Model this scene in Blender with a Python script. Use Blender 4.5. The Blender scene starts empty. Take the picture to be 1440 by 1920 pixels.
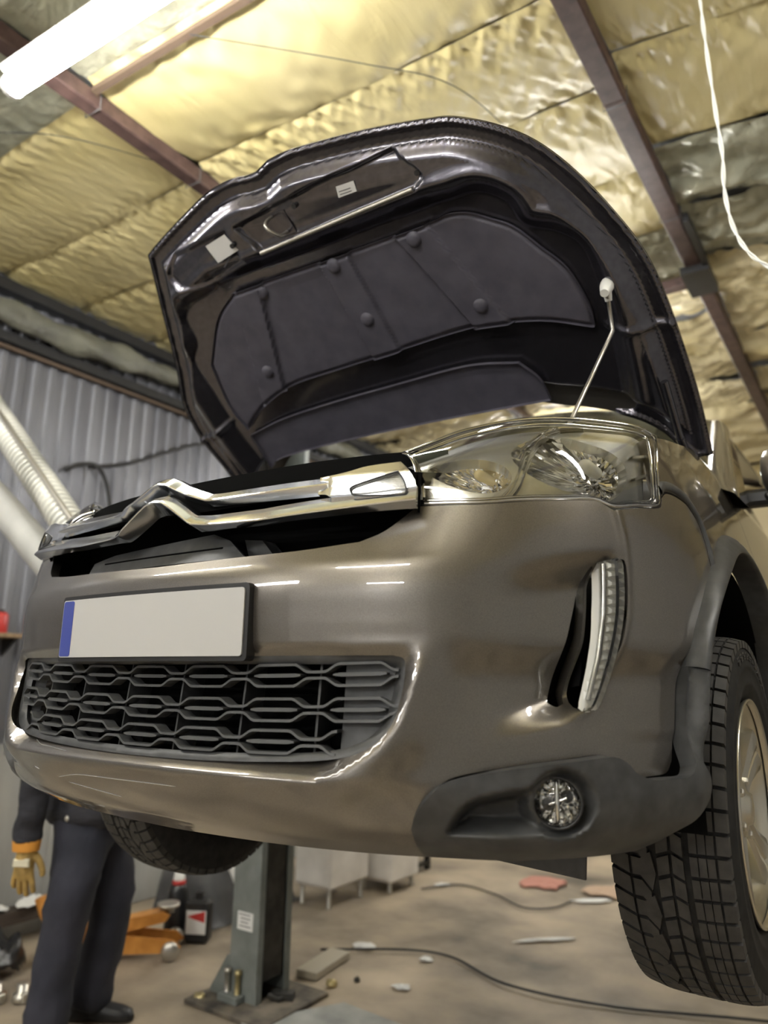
import bpy, math, random
import numpy as np
from mathutils import Vector, Matrix
from mathutils.geometry import delaunay_2d_cdt
random.seed(7); RNG = np.random.default_rng(7)
scene = bpy.context.scene
COL = scene.collection
LIFT = 0.9            # the car hangs this far above the floor on the lift

# ------------------------------------------------------------------ camera
cam_d = bpy.data.cameras.new('camera'); cam = bpy.data.objects.new('camera', cam_d); COL.objects.link(cam)
def cam_axes(yaw, pitch, roll):
    cy, sy, cp, sp = math.cos(yaw), math.sin(yaw), math.cos(pitch), math.sin(pitch)
    f = Vector((-sy*cp, cy*cp, sp)); r = Vector((cy, sy, 0)); u = r.cross(f)
    c, s = math.cos(roll), math.sin(roll)
    return c*r + s*u, -s*r + c*u, f
cr, cu, cf = cam_axes(.60133, .22459, .01385)
m3 = Matrix((cr, cu, -cf)).transposed()
cam.matrix_world = Matrix.Translation((1.1428, -.8912, .5268 + LIFT)) @ m3.to_4x4()
cam_d.sensor_fit = 'VERTICAL'; cam_d.sensor_height = 36; cam_d.lens = 1373.2/1920*36
cam_d.clip_start = .02; cam_d.clip_end = 60
cam_d.dof.use_dof = True; cam_d.dof.focus_distance = 1.42; cam_d.dof.aperture_fstop = 2.3
scene.camera = cam
# ------------------------------------------------------------------ world, view
w = bpy.data.worlds.new('world'); scene.world = w; w.use_nodes = True
w.node_tree.nodes['Background'].inputs[0].default_value = (.6, .62, .65, 1)
w.node_tree.nodes['Background'].inputs[1].default_value = .15
scene.view_settings.view_transform = 'Standard'; scene.view_settings.look = 'None'
scene.view_settings.gamma = 1; scene.view_settings.use_curve_mapping = False
scene.view_settings.exposure = 0.95
TUBE_POWER = 48.0      # emission strength of the LED tubes (they are the only lamps of the room)
# (x, y, z, length, angle about z) of the LED tubes under the ceiling
TUBES = [(-.60, .275, 3.57, 1.5, .06), (2.3, .6, 3.50, 1.5, .06), (.3, -2.4, 3.50, 1.5, .0), (-1.7, -3.4, 3.0, 1.2, .0), (-2.0, -.95, 3.50, 1.2, .0),  # right-side and both short left tubes: unseen, added to brighten ceiling and chrome
         (.9, -4.6, 3.1, 1.5, 0),
         (-.35, 3.0, 3.30, 1.2, 0), (-.9, 4.8, 3.45, 1.2, 0), (-1.6, 7.0, 3.45, 1.5, 0)]  # over windscreen and left rear bay: unseen tubes added to light ceiling and floor

# ------------------------------------------------------------------ helpers
def lin(c):
    return tuple(((v/255)/12.92 if v/255 <= .04045 else ((v/255+.055)/1.055)**2.4) for v in c)
def mat(name, base=(.5,.5,.5), rough=.5, metal=0., **k):
    m = bpy.data.materials.new(name); m.use_nodes = True
    b = m.node_tree.nodes['Principled BSDF']
    b.inputs['Base Color'].default_value = (*base, 1); b.inputs['Roughness'].default_value = rough; b.inputs['Metallic'].default_value = metal
    for key, v in k.items():
        b.inputs[key.replace('_', ' ')].default_value = v
    return m
def nd(m, t, **k):
    n = m.node_tree.nodes.new(t)
    for a, v in k.items():
        if a.startswith('i_'): n.inputs[a[2:].replace('_', ' ')].default_value = v
        else: setattr(n, a, v)
    return n
def ln(m, a, b): m.node_tree.links.new(a, b)
def noise_mix(m, c1, c2, scale=5., detail=5., lo=.35, hi=.65, sc=(1,1,1), coord='Object', inp='Base Color'):
    """mixes two colours by a noise and plugs the result in"""
    b = m.node_tree.nodes['Principled BSDF']
    tc = nd(m, 'ShaderNodeTexCoord'); mp = nd(m, 'ShaderNodeMapping'); mp.inputs['Scale'].default_value = sc
    ns = nd(m, 'ShaderNodeTexNoise'); ns.inputs['Scale'].default_value = scale; ns.inputs['Detail'].default_value = detail
    rp = nd(m, 'ShaderNodeValToRGB'); rp.color_ramp.elements[0].position = lo; rp.color_ramp.elements[1].position = hi
    rp.color_ramp.elements[0].color = (*c1, 1); rp.color_ramp.elements[1].color = (*c2, 1)
    ln(m, tc.outputs[coord], mp.inputs[0]); ln(m, mp.outputs[0], ns.inputs[0]); ln(m, ns.outputs[0], rp.inputs[0])
    ln(m, rp.outputs[0], b.inputs[inp])
    return ns, mp, rp
def bump(m, scale=50., strength=.3, dist=.002, detail=3., sc=(1,1,1), coord='Object', dist_tex=0., second=None):
    b = m.node_tree.nodes['Principled BSDF']
    tc = nd(m, 'ShaderNodeTexCoord'); mp = nd(m, 'ShaderNodeMapping'); mp.inputs['Scale'].default_value = sc
    ns = nd(m, 'ShaderNodeTexNoise'); ns.inputs['Scale'].default_value = scale; ns.inputs['Detail'].default_value = detail
    ns.inputs['Distortion'].default_value = dist_tex
    bp = nd(m, 'ShaderNodeBump'); bp.inputs['Strength'].default_value = strength; bp.inputs['Distance'].default_value = dist
    ln(m, tc.outputs[coord], mp.inputs[0]); ln(m, mp.outputs[0], ns.inputs[0]); ln(m, ns.outputs[0], bp.inputs['Height'])
    if b.inputs['Normal'].is_linked:
        ln(m, b.inputs['Normal'].links[0].from_socket, bp.inputs['Normal'])
    ln(m, bp.outputs[0], b.inputs['Normal'])
    return ns

def mk(name, V, F, m, parent=None, N=None, smooth=True, loc=None, mirror=False):
    V = np.asarray(V, float)
    if mirror:
        V = V*np.array([-1, 1, 1]); F = [tuple(reversed(f)) for f in F]
        if N is not None:
            N2 = []; i = 0
            for f in F:
                k = len(f); N2 += [(-n[0], n[1], n[2]) for n in reversed(N[i:i+k])]; i += k
            N = N2
    me = bpy.data.meshes.new(name)
    me.from_pydata([tuple(v) for v in V], [], [tuple(int(i) for i in f) for f in F])
    me.polygons.foreach_set('use_smooth', [bool(smooth)]*len(me.polygons))
    if N is not None:
        me.normals_split_custom_set([tuple(n) for n in N])
    me.materials.append(m); me.update()
    o = bpy.data.objects.new(name, me); COL.objects.link(o)
    if parent is not None: o.parent = parent
    if loc is not None: o.location = loc
    return o
def mkm(name, V, F, m, parent=None, N=None, smooth=True):
    return [mk(name, V, F, m, parent, N, smooth), mk(name, V, F, m, parent, N, smooth, mirror=True)]
def empty(name, loc=(0,0,0), parent=None, rot=(0,0,0)):
    o = bpy.data.objects.new(name, None); COL.objects.link(o); o.location = loc; o.rotation_euler = rot; o.empty_display_size = .1
    if parent is not None: o.parent = parent
    return o
def tag(o, label=None, cat=None, group=None, kind=None):
    if label: o['label'] = label
    if cat: o['category'] = cat
    if group: o['group'] = group
    if kind: o['kind'] = kind
    return o
class MB:
    """collects simple solids in one mesh"""
    def __init__(s): s.V = []; s.F = []; s.sm = []
    def add(s, V, F, smooth=False):
        b = len(s.V); s.V += [tuple(v) for v in V]; s.F += [tuple(i+b for i in f) for f in F]; s.sm += [smooth]*len(F); return s
    def box(s, c, d, rz=0., rx=0., ry=0., bev=0.):
        x, y, z = d[0]/2, d[1]/2, d[2]/2; bev = min(bev, x*.9, y*.9, z*.9)
        R = Matrix.Rotation(rz, 3, 'Z') @ Matrix.Rotation(ry, 3, 'Y') @ Matrix.Rotation(rx, 3, 'X')
        if bev <= 0:
            P = [(a*x, b*y, e*z) for a in (-1,1) for b in (-1,1) for e in (-1,1)]
            F = [(0,1,3,2),(4,6,7,5),(0,4,5,1),(2,3,7,6),(0,2,6,4),(1,5,7,3)]
        else:
            P = []; idx = {}
            for a in (-1,1):
                for b in (-1,1):
                    for e in (-1,1):
                        for k in range(3):
                            q = [a*x, b*y, e*z]; 
                            for j in range(3):
                                if j != k: q[j] -= (a, b, e)[j]*bev
                            idx[a,b,e,k] = len(P); P.append(tuple(q))
            F = []
            def quad(k, sgn):
                o = [j for j in range(3) if j != k]; r = []
                for p, q in ((-1,-1),(1,-1),(1,1),(-1,1)):
                    t = [0,0,0]; t[k] = sgn; t[o[0]] = p; t[o[1]] = q; r.append(idx[t[0],t[1],t[2],k])
                return r
            for k in range(3):
                for sgn in (-1,1): F.append(tuple(quad(k, sgn)))
            for k in range(3):
                i, j = [t for t in range(3) if t != k]
                for p in (-1,1):
                    for q in (-1,1):
                        t0 = [0,0,0]; t0[i] = p; t0[j] = q; a = t0[:]; a[k] = -1; b = t0[:]; b[k] = 1
                        F.append((idx[a[0],a[1],a[2],i], idx[b[0],b[1],b[2],i], idx[b[0],b[1],b[2],j], idx[a[0],a[1],a[2],j]))
            for a in (-1,1):
                for b in (-1,1):
                    for e in (-1,1): F.append((idx[a,b,e,0], idx[a,b,e,1], idx[a,b,e,2]))
            Pn = [Vector(p) for p in P]; G = []
            for f in F:
                cc = sum((Pn[i] for i in f), Vector())/len(f); n = (Pn[f[1]]-Pn[f[0]]).cross(Pn[f[2]]-Pn[f[0]])
                G.append(f if n.dot(cc) > 0 else tuple(reversed(f)))
            F = G
        return s.add([R @ Vector(p) + Vector(c) for p in P], F)
    def tube(s, pts, r, n=10, cap=True, smooth=True):
        pts = [Vector(p) for p in pts]; rr = r if isinstance(r, (list, tuple)) else [r]*len(pts)
        V = []; F = []; up = None
        for i, p in enumerate(pts):
            t = (pts[min(i+1, len(pts)-1)] - pts[max(i-1, 0)]).normalized()
            if up is None: up = Vector((0,0,1)) if abs(t.z) < .9 else Vector((1,0,0))
            a = t.cross(up).normalized(); b = a.cross(t).normalized(); up = b
            for k in range(n):
                th = 2*math.pi*k/n; V.append(p + rr[i]*(math.cos(th)*a + math.sin(th)*b))
        for i in range(len(pts)-1):
            for k in range(n):
                F.append((i*n+k, i*n+(k+1) % n, (i+1)*n+(k+1) % n, (i+1)*n+k))
        s.add(V, F, smooth)
        if cap:
            b = len(s.V); s.add([V[k] for k in range(n)], [tuple(range(n))], False); s.add([V[-n+k] for k in range(n)], [tuple(reversed(range(n)))], False)
        return s
    def lathe(s, prof, c=(0,0,0), axis='Z', n=24, smooth=True, ang=2*math.pi):
        V = []; F = []; full = abs(ang-2*math.pi) < 1e-6; m_ = n if full else n+1
        for r, h in prof:
            for k in range(m_):
                th = ang*k/n; a, b = r*math.cos(th), r*math.sin(th)
                p = {'Z': (a, b, h), 'X': (h, a, b), 'Y': (b, h, a)}[axis]
                V.append((p[0]+c[0], p[1]+c[1], p[2]+c[2]))
        for i in range(len(prof)-1):
            for k in range(n):
                k2 = (k+1) % m_; F.append((i*m_+k, i*m_+k2, (i+1)*m_+k2, (i+1)*m_+k))
        return s.add(V, F, smooth)
    def prism(s, poly, axis, a, b):
        """polygon extruded along an axis: 'X': poly=(y,z), 'Y': (x,z), 'Z': (x,y)"""
        n = len(poly); f = {'X': lambda p, h: (h, p[0], p[1]), 'Y': lambda p, h: (p[0], h, p[1]), 'Z': lambda p, h: (p[0], p[1], h)}[axis]
        V = [f(p, a) for p in poly] + [f(p, b) for p in poly]
        F = [tuple(range(n)), tuple(range(2*n-1, n-1, -1))] + [(i, i+n, (i+1) % n+n, (i+1) % n) for i in range(n)]
        return s.add(V, F)
    def build(s, name, m, parent=None, loc=None, mirror=False):
        o = mk(name, s.V, s.F, m, parent, loc=loc, mirror=mirror)
        o.data.polygons.foreach_set('use_smooth', s.sm)
        import bmesh
        bm = bmesh.new(); bm.from_mesh(o.data); bmesh.ops.recalc_face_normals(bm, faces=bm.faces); bm.to_mesh(o.data); bm.free()
        return o
def catmull(p, n=8, closed=False):
    p = [np.array(q, float) for q in p]; o = []; m = len(p)
    rng = range(m if closed else m-1)
    for i in rng:
        a, b, c, d = (p[(i-1) % m] if closed or i > 0 else 2*p[0]-p[1]), p[i], p[(i+1) % m], (p[(i+2) % m] if closed or i+2 < m else 2*p[-1]-p[-2])
        for t in np.linspace(0, 1, n, endpoint=False):
            o.append(.5*((2*b)+(-a+c)*t+(2*a-5*b+4*c-d)*t*t+(-a+3*b-3*c+d)*t**3))
    if not closed: o.append(p[-1])
    return np.array(o)
def smooth_poly(segs, n=6):
    """outline out of runs of points; each run is a smooth curve, runs meet at corners"""
    o = []
    for sg in segs:
        q = catmull(sg, n) if len(sg) > 2 else np.array(sg, float)
        if o and np.linalg.norm(o[-1]-q[0]) < 1e-6: q = q[1:]
        o += list(q)
    if np.linalg.norm(o[0]-o[-1]) < 1e-6: o.pop()
    return np.array(o)
def densify(poly, h):
    o = []; n = len(poly)
    for i in range(n):
        a, b = poly[i], poly[(i+1) % n]; k = max(1, int(np.ceil(np.linalg.norm(b-a)/h)))
        for j in range(k): o.append(a+(b-a)*j/k)
    return np.array(o)
def inside(poly, P):
    x, y = P[:,0], P[:,1]; c = np.zeros(len(P), bool); n = len(poly)
    for i in range(n):
        (x1, y1), (x2, y2) = poly[i], poly[(i+1) % n]
        if y1 == y2: continue
        c ^= ((y1 > y) != (y2 > y)) & (x < (x2-x1)*(y-y1)/(y2-y1)+x1)
    return c
def dist_poly(poly, P, closed=True):
    d = np.full(len(P), 1e9); n = len(poly)
    for i in range(n if closed else n-1):
        a = np.array(poly[i]); b = np.array(poly[(i+1) % n]); ab = b-a; L = ab@ab
        if L < 1e-14: continue
        t = np.clip(((P-a)@ab)/L, 0, 1); d = np.minimum(d, np.linalg.norm(P-(a+t[:,None]*ab), axis=1))
    return d
def sdf(poly, u, z):
    """distance inside the polygon (negative outside)"""
    P = np.stack([np.ravel(u), np.ravel(z)], 1); d = dist_poly(poly, P); return np.where(inside(poly, P), d, -d).reshape(np.shape(u))
def ss(a, b, x):
    t = np.clip((x-a)/(b-a), 0, 1); return t*t*(3-2*t)
def surf_normals(surf, A, e=.0015):
    p1 = surf(A[:,0]+e, A[:,1]); p0 = surf(A[:,0]-e, A[:,1]); q1 = surf(A[:,0], A[:,1]+e); q0 = surf(A[:,0], A[:,1]-e)
    n = np.cross(p1-p0, q1-q0); return n/np.maximum(np.linalg.norm(n, axis=1), 1e-12)[:,None]
def panel(name, surf, outline, m, parent=None, holes=(), h=.012, flange=.01, flip=False, mirror=None, flange_holes=True, flange_dir=None):
    """a skin panel cut out of a parametric surface: clean edges, smooth normals, edges turned inwards"""
    loops = [densify(np.array(outline, float), h)] + [densify(np.array(q, float), h) for q in holes]
    lo = loops[0].min(0); hi = loops[0].max(0)
    gx, gy = np.meshgrid(np.arange(lo[0]+h*.5, hi[0], h), np.arange(lo[1]+h*.5, hi[1], h*.87)); gx = gx + (np.arange(gx.shape[0]) % 2)[:,None]*h*.5
    G = np.stack([gx.ravel(), gy.ravel()], 1); ok = inside(loops[0], G)
    for q in loops[1:]: ok &= ~inside(q, G)
    G = G[ok]
    dm = np.full(len(G), 1e9)
    for q in loops: dm = np.minimum(dm, dist_poly(q, G))
    G = G[dm > h*.45]
    pts = []; edges = []
    for q in loops:
        b = len(pts); k = len(q); pts += [tuple(p) for p in q]; edges += [(b+i, b+(i+1) % k) for i in range(k)]
    nb = len(pts); pts += [tuple(p) for p in G]
    r = delaunay_2d_cdt([Vector(p) for p in pts], edges, [], 0, 1e-7)
    A = np.array([tuple(v) for v in r[0]]); T = np.array(r[2])
    cen = A[T].mean(1); keep = inside(loops[0], cen)
    for q in loops[1:]: keep &= ~inside(q, cen)
    T = T[keep]
    P = surf(A[:,0], A[:,1]); Nn = surf_normals(surf, A)
    e1 = A[T[:,1]]-A[T[:,0]]; e2 = A[T[:,2]]-A[T[:,0]]; neg = (e1[:,0]*e2[:,1]-e1[:,1]*e2[:,0]) < 0
    T[neg] = T[neg][:, ::-1]
    if flip: T = T[:, ::-1]; Nn = -Nn
    V = [tuple(p) for p in P]; F = [tuple(t) for t in T]; N = [tuple(Nn[i]) for t in T for i in t]
    if flange:
        lut = {}
        for i, orig in enumerate(r[3]):
            for o_ in orig: lut[o_] = i
        for li, q in enumerate(loops):
            if li and not flange_holes: continue
            b = sum(len(x) for x in loops[:li]); k = len(q)
            ids = [lut.get(b+i, b+i) for i in range(k)]
            area = .5*np.sum(q[:,0]*np.roll(q[:,1], -1)-np.roll(q[:,0], -1)*q[:,1])
            fd = flange if np.isscalar(flange) else flange[li]
            if fd == 0: continue
            base = len(V)
            for i in ids:
                V.append(V[i]); dv = -Nn[i]*fd if flange_dir is None else np.array(flange_dir)*fd
                V.append(tuple(np.array(V[i])+dv))
            ccw = (area > 0) ^ flip ^ (li > 0)
            for j in range(k):
                a0, a1, b0, b1 = base+2*j, base+2*j+1, base+2*((j+1) % k), base+2*((j+1) % k)+1
                f = (a0, a1, b1, b0) if ccw else (a0, b0, b1, a1)
                n = np.cross(np.array(V[f[1]])-np.array(V[f[0]]), np.array(V[f[3]])-np.array(V[f[0]])); n = n/max(np.linalg.norm(n), 1e-12)
                F.append(f); N += [tuple(n)]*4
    if mirror == 'both': return mkm(name, V, F, m, parent, N)
    return mk(name, V, F, m, parent, N, mirror=bool(mirror))
def sym(right):
    """closes a half outline (from the top of the centre line round to its bottom) with its mirror image"""
    r = np.array(right, float); l = r[::-1]*np.array([-1, 1]); o = list(r)
    for p in l:
        if np.linalg.norm(o[-1]-p) > 1e-6 and np.linalg.norm(o[0]-p) > 1e-6: o.append(p)
    return np.array(o)

# ------------------------------------------------------------------ materials
M = {}
def paint(name, base):
    m = mat(name, base, .34, .75, Coat_Weight=1., Coat_Roughness=.03, Coat_IOR=1.75)
    ns, mp, rp = noise_mix(m, tuple(c*.86 for c in base), tuple(c*1.16 for c in base), 900, 2, .4, .6)
    bump(m, 700, .05, .0004, 1)
    return m
M['paint'] = paint('bronze_grey_paint', (.150, .135, .116))
M['paint_in'] = mat('inner_hood_paint', (.10, .095, .115), .27, .85, Coat_Weight=.8, Coat_Roughness=.08)
noise_mix(M['paint_in'], (.085, .080, .098), (.115, .110, .128), 60, 4)
M['pad'] = mat('insulation_felt', (.030, .030, .037), .62); bump(M['pad'], 500, .25, .0006, 3)
noise_mix(M['pad'], (.068, .064, .084), (.098, .093, .118), 18, 6, .3, .7)
M['chrome'] = mat('chrome', (.88, .90, .93), .15, 1.); bump(M['chrome'], 320, .10, .0006, 3)
M['chrome2'] = mat('reflector_chrome', (.93, .93, .93), .09, 1.)
M['silver'] = mat('silvered_bezel', (.62, .62, .60), .24, .75)
M['blk'] = mat('black_plastic', (.022, .022, .023), .42); bump(M['blk'], 900, .12, .0004, 2)
M['gry'] = mat('dark_grey_plastic', (.045, .046, .047), .42); bump(M['gry'], 900, .12, .0004, 2)
noise_mix(M['gry'], (.035, .036, .037), (.060, .061, .062), 30, 5)
M['gryl'] = mat('grille_plastic', (.075, .077, .078), .36)
M['void'] = mat('unlit_black', (.005, .005, .005), .85, Specular_IOR_Level=.05)
M['rub'] = mat('tyre_rubber', (.020, .020, .020), .72, Specular_IOR_Level=.25); noise_mix(M['rub'], (.013, .013, .013), (.026, .026, .026), 40, 6, .35, .75); bump(M['rub'], 300, .2, .0008, 4)
M['tread'] = mat('tyre_tread', (.04, .04, .04), .65); noise_mix(M['tread'], (.030, .029, .028), (.058, .055, .052), 40, 6, .35, .75)
M['alloy'] = mat('champagne_alloy', (.62, .59, .50), .28, .9, Coat_Weight=.5, Coat_Roughness=.1)
M['steel'] = mat('zinc_steel', (.55, .53, .48), .35, .9)
M['white'] = mat('white_plastic', (.78, .78, .74), .4)
M['label'] = mat('label_paper', (.72, .72, .70), .55)
M['ink'] = mat('label_ink', (.10, .10, .11), .6)
M['plate'] = mat('plate_white', (.50, .50, .49), .4)
M['eublue'] = mat('plate_blue', (.05, .07, .30), .4)
def glass(name, tint, ior=1.5, extra=.0):
    m = bpy.data.materials.new(name); m.use_nodes = True; nt = m.node_tree; nt.nodes.clear()
    o = nt.nodes.new('ShaderNodeOutputMaterial'); t = nt.nodes.new('ShaderNodeBsdfTransparent'); g = nt.nodes.new('ShaderNodeBsdfGlossy')
    t.inputs[0].default_value = (*tint, 1); g.inputs['Roughness'].default_value = .02
    f = nt.nodes.new('ShaderNodeFresnel'); f.inputs[0].default_value = ior
    a = nt.nodes.new('ShaderNodeMath'); a.operation = 'ADD'; a.use_clamp = True; a.inputs[1].default_value = extra
    x = nt.nodes.new('ShaderNodeMixShader')
    nt.links.new(f.outputs[0], a.inputs[0]); nt.links.new(a.outputs[0], x.inputs[0]); nt.links.new(t.outputs[0], x.inputs[1]); nt.links.new(g.outputs[0], x.inputs[2]); nt.links.new(x.outputs[0], o.inputs[0])
    return m
M['lens'] = glass('clear_lens', (.95, .95, .92), 1.5, .03)
M['wind'] = glass('windscreen_glass', (.25, .28, .26), 1.6, .05)
M['bulb'] = mat('frosted_bulb', (.85, .84, .78), .25)
M['optic'] = mat('bright_optic', (.86, .86, .82), .25, .1)
M['amber'] = mat('amber_bulb', (.75, .62, .35), .25)

# ------------------------------------------------------------------ the skin of the car's front
_pl = np.array([(0,0),(.15,.003),(.30,.014),(.45,.043),(.55,.078),(.64,.128),(.71,.185),(.77,.255),(.815,.335),(.845,.42),(.862,.50),(.873,.60),(.880,.75),(.885,.95),(.887,1.2),(.887,1.6),(.887,2.6)])
_pp = np.vstack([[-.15,.003], _pl, 2*_pl[-1]-_pl[-2]]); _pc = []
for _i in range(1, len(_pp)-2):
    _a, _b, _c, _d = _pp[_i-1:_i+3]
    for _t in np.linspace(0, 1, 40, endpoint=False):
        _pc.append(.5*((2*_b)+(-_a+_c)*_t+(2*_a-5*_b+4*_c-_d)*_t*_t+(-_a+3*_b-3*_c+_d)*_t**3))
_pc.append(_pp[-2]); _pc = np.array(_pc); _pu = np.r_[0, np.cumsum(np.linalg.norm(np.diff(_pc, axis=0), axis=1))]
_pt = np.gradient(_pc, axis=0); _pt /= np.linalg.norm(_pt, axis=1)[:,None]
def spl(xs, ys, x):
    xs = np.array(xs, float); ys = np.array(ys, float); m_ = np.gradient(ys, xs)
    x = np.clip(x, xs[0], xs[-1]); i = np.clip(np.searchsorted(xs, x)-1, 0, len(xs)-2); h = xs[i+1]-xs[i]; t = (x-xs[i])/h
    return (2*t**3-3*t*t+1)*ys[i]+(t**3-2*t*t+t)*h*m_[i]+(-2*t**3+3*t*t)*ys[i+1]+(t**3-t*t)*h*m_[i+1]
def plan(u):
    a = np.abs(u); sg = np.where(u < 0, -1., 1.)
    x = np.interp(a, _pu, _pc[:,0]); y = np.interp(a, _pu, _pc[:,1]); tx = np.interp(a, _pu, _pt[:,0]); ty = np.interp(a, _pu, _pt[:,1])
    return sg*x, y, -sg*ty, tx
D0 = ([.18,.22,.26,.285,.31,.345,.375,.40,.45,.50,.56,.62,.68,.71,.73,.76,.80,.84,.90,1.0],[.20,.15,.085,.043,.016,-.010,-.022,-.018,-.010,-.004,.0,-.004,-.004,.003,.014,.03,.05,.07,.12,.26])
D1 = ([.18,.22,.26,.285,.31,.345,.40,.5,.6,.7,.75,.80,.84,.88,.96,1.02,1.08,1.12],[.20,.15,.08,.036,.012,.0,-.002,0,0,.002,.006,.014,.022,.031,.05,.068,.088,.11])
def S(u, z, extra=0.):
    """skin point at arc length u (from the centre line) and height z, sunk inwards by extra"""
    u = np.asarray(u, float); z = np.asarray(z, float)
    x, y, nx, ny = plan(u); w_ = ss(.45, .75, np.abs(u)); d = (1-w_)*spl(*D0, z)+w_*spl(*D1, z)+extra
    return np.stack([x+nx*d, y+ny*d, z+0*u], -1)
def SP(u, z, d=0.):
    """plain upright front surface (no profile) used by the chrome grille"""
    u = np.asarray(u, float); z = np.asarray(z, float); x, y, nx, ny = plan(u)
    return np.stack([x+nx*d, y+ny*d, z+0*u], -1)

car = empty('car', (0, 0, LIFT))
tag(car, 'bronze-grey compact crossover raised on a lift with its hood propped open', 'car')

# outlines in (u, z)
GRILLE_OPEN = sym(smooth_poly([[(0,.561),(.515,.563)],[(.515,.563),(.532,.557),(.534,.535)],[(.534,.535),(.529,.50),(.514,.455),(.478,.423),(.417,.406),(.30,.397),(.15,.391),(0,.389)]], 5))
RIDGE = sym(smooth_poly([[(0,.60),(.556,.60)],[(.556,.60),(.551,.54),(.528,.468),(.489,.42),(.437,.388),(.405,.377)],[(.405,.377),(0,.3755)]], 5))
DRL_OUT = np.array([(.8177,.4824),(.84,.4941),(.8757,.5677),(.8969,.6354),(.9036,.7129),(.8935,.7256)])
DRL_IN = np.array([(.811,.4882),(.8389,.5667),(.8534,.6325),(.8612,.7168)])
def u_drl(z): return np.interp(z, [.44,.4824,.4941,.5677,.6354,.7129,.76,.82], [.79,.8177,.84,.8757,.8969,.9036,.905,.90])
FOG_C = (.7635, .3535)
FOG_REC = smooth_poly([[(.592,.312),(.605,.338),(.63,.362),(.67,.374),(.72,.382),(.765,.394),(.80,.378),(.81,.35),(.797,.325),(.765,.311),(.70,.306),(.63,.304),(.60,.303),(.592,.312)]], 5)
def bumper_d(u, z):
    a = np.abs(u); d = np.zeros_like(a)
    sd = sdf(RIDGE, u, z); t_ = .5*(sd+np.sqrt(sd*sd+.0016**2)); t_ = np.minimum(t_, .030)
    d += 1.05*t_*ss(.585, .53, z)                                          # bevel round the lower grille
    d += .020*ss(.0, .075, -sd)*ss(.38, .46, a)*ss(.60, .52, z)*ss(.30, .37, z)-.010*ss(.38,.46,a)*ss(.60,.52,z)*ss(.30,.37,z)*ss(.17,.0,-sd)
    ud = u_drl(z)                                                          # air curtain pocket
    top = .694+(a-.64)*.16; bot = .436+(a-.62)*.21
    fill = ss(.62, .82, a)*ss(top+.016, top-.055, z)*ss(bot-.012, bot+.035, z)
    d += .046*fill*ss(ud+.002, ud-.03, a)
    d -= .005*np.exp(-((a-ud-.004)/.009)**2)*ss(.46, .50, z)*ss(.84, .80, z)   # rim beside the light strip
    d += .004*ss(.86, .96, a)*ss(.455, .43, z)
    return d
def SB(u, z): return S(u, z, bumper_d(u, z))
def trim_d(u, z):
    a = np.abs(u); d = -.013*ss(.56, .72, a)*(1-ss(.405, .46, z)*ss(.98, 1.01, a))
    d += .055*ss(.0, .026, sdf(FOG_REC, a, z))
    d -= .010*ss(.95, 1.03, a)*ss(.43, .38, z)
    uo = np.interp(z, [.402,.48,.555], [1.022,1.040,1.0598]); ui = np.interp(z, [.402,.48,.548], [1.046,1.061,1.0815])
    d -= .029*ss(.0, 1.0, (a-uo)/(ui-uo))*ss(.40, .47, z)
    return d
def ST(u, z): return S(u, z, trim_d(u, z))

TRIM_TOP = [(.5432,.3127),(.552,.335),(.5688,.3578),(.599,.3843),(.66,.398),(.7239,.4068),(.79,.414),(.8456,.4186),(.872,.408),(.8891,.3931),(.9214,.3833),(.96,.3825),(1.0029,.3852),(1.022,.402)]
FLARE_OUT = [(1.022,.402),(1.040,.48),(1.0598,.555),(1.091,.61),(1.1256,.65),(1.1948,.715),(1.2952,.778),(1.42,.838),(1.56,.860),(1.69,.835),(1.80,.74),(1.86,.60),(1.88,.42),(1.88,.28)]
FLARE_IN = [(1.046,.402),(1.061,.48),(1.0815,.548),(1.1078,.60),(1.17,.672),(1.283,.742),(1.42,.796),(1.55,.812),(1.67,.780),(1.765,.69),(1.815,.59),(1.835,.42),(1.835,.28)]
SEAM = [(1.0587,.853),(1.085,.867),(1.1234,.8708),(1.175,.868),(1.2015,.862),(1.238,.838),(1.248,.80),(1.245,.748)]
HL_BOT = [(.5487,.808),(.6548,.8061),(.72,.811),(.792,.8169),(.862,.823),(.882,.818),(.9002,.809),(.96,.822),(1.0386,.8345),(1.0587,.8532)]

# ---- bumper cover
fb = empty('front_bumper', (0,0,0), car)
half = smooth_poly([[(0,.7305),(.19,.7335),(.33,.7365),(.448,.7465)],[(.448,.7465),(.492,.765),(.5455,.8065)],
    [(.5455,.8065),(.6548,.8035),(.792,.8145),(.862,.820),(.880,.816),(.8985,.8065)],[(.8985,.8065),(.96,.8185),(1.0386,.8315),(1.0587,.850)],
    SEAM, [(1.245,.748),(1.1948,.715)], FLARE_OUT[5::-1][:3], FLARE_OUT[3::-1], TRIM_TOP[::-1],
    [(.5432,.3127),(.548,.285),(.556,.262)], [(.556,.262),(0,.25)]], 4)
slot = smooth_poly([[(.8565,.709),(.8467,.7015),(.8154,.6069),(.7741,.4941)],[(.7741,.4941),(.787,.488),(.8032,.4932)],[(.8032,.4932),(.8305,.5579),(.8475,.6325),(.8565,.709)]], 4)
drl_hole = smooth_poly([DRL_IN[::-1], [DRL_IN[0], DRL_OUT[0]], DRL_OUT, [DRL_OUT[-1], DRL_IN[-1]]], 4)
mir = lambda q: np.array(q)[::-1]*np.array([-1, 1])
slot_in = slot.copy()
panel('bumper_cover', SB, sym(half), M['paint'], fb, [GRILLE_OPEN, slot, mir(slot), drl_hole, mir(drl_hole)], h=.0075, flange=.022)
sl = slot+np.sign(slot-slot.mean(0))*.02
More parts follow.
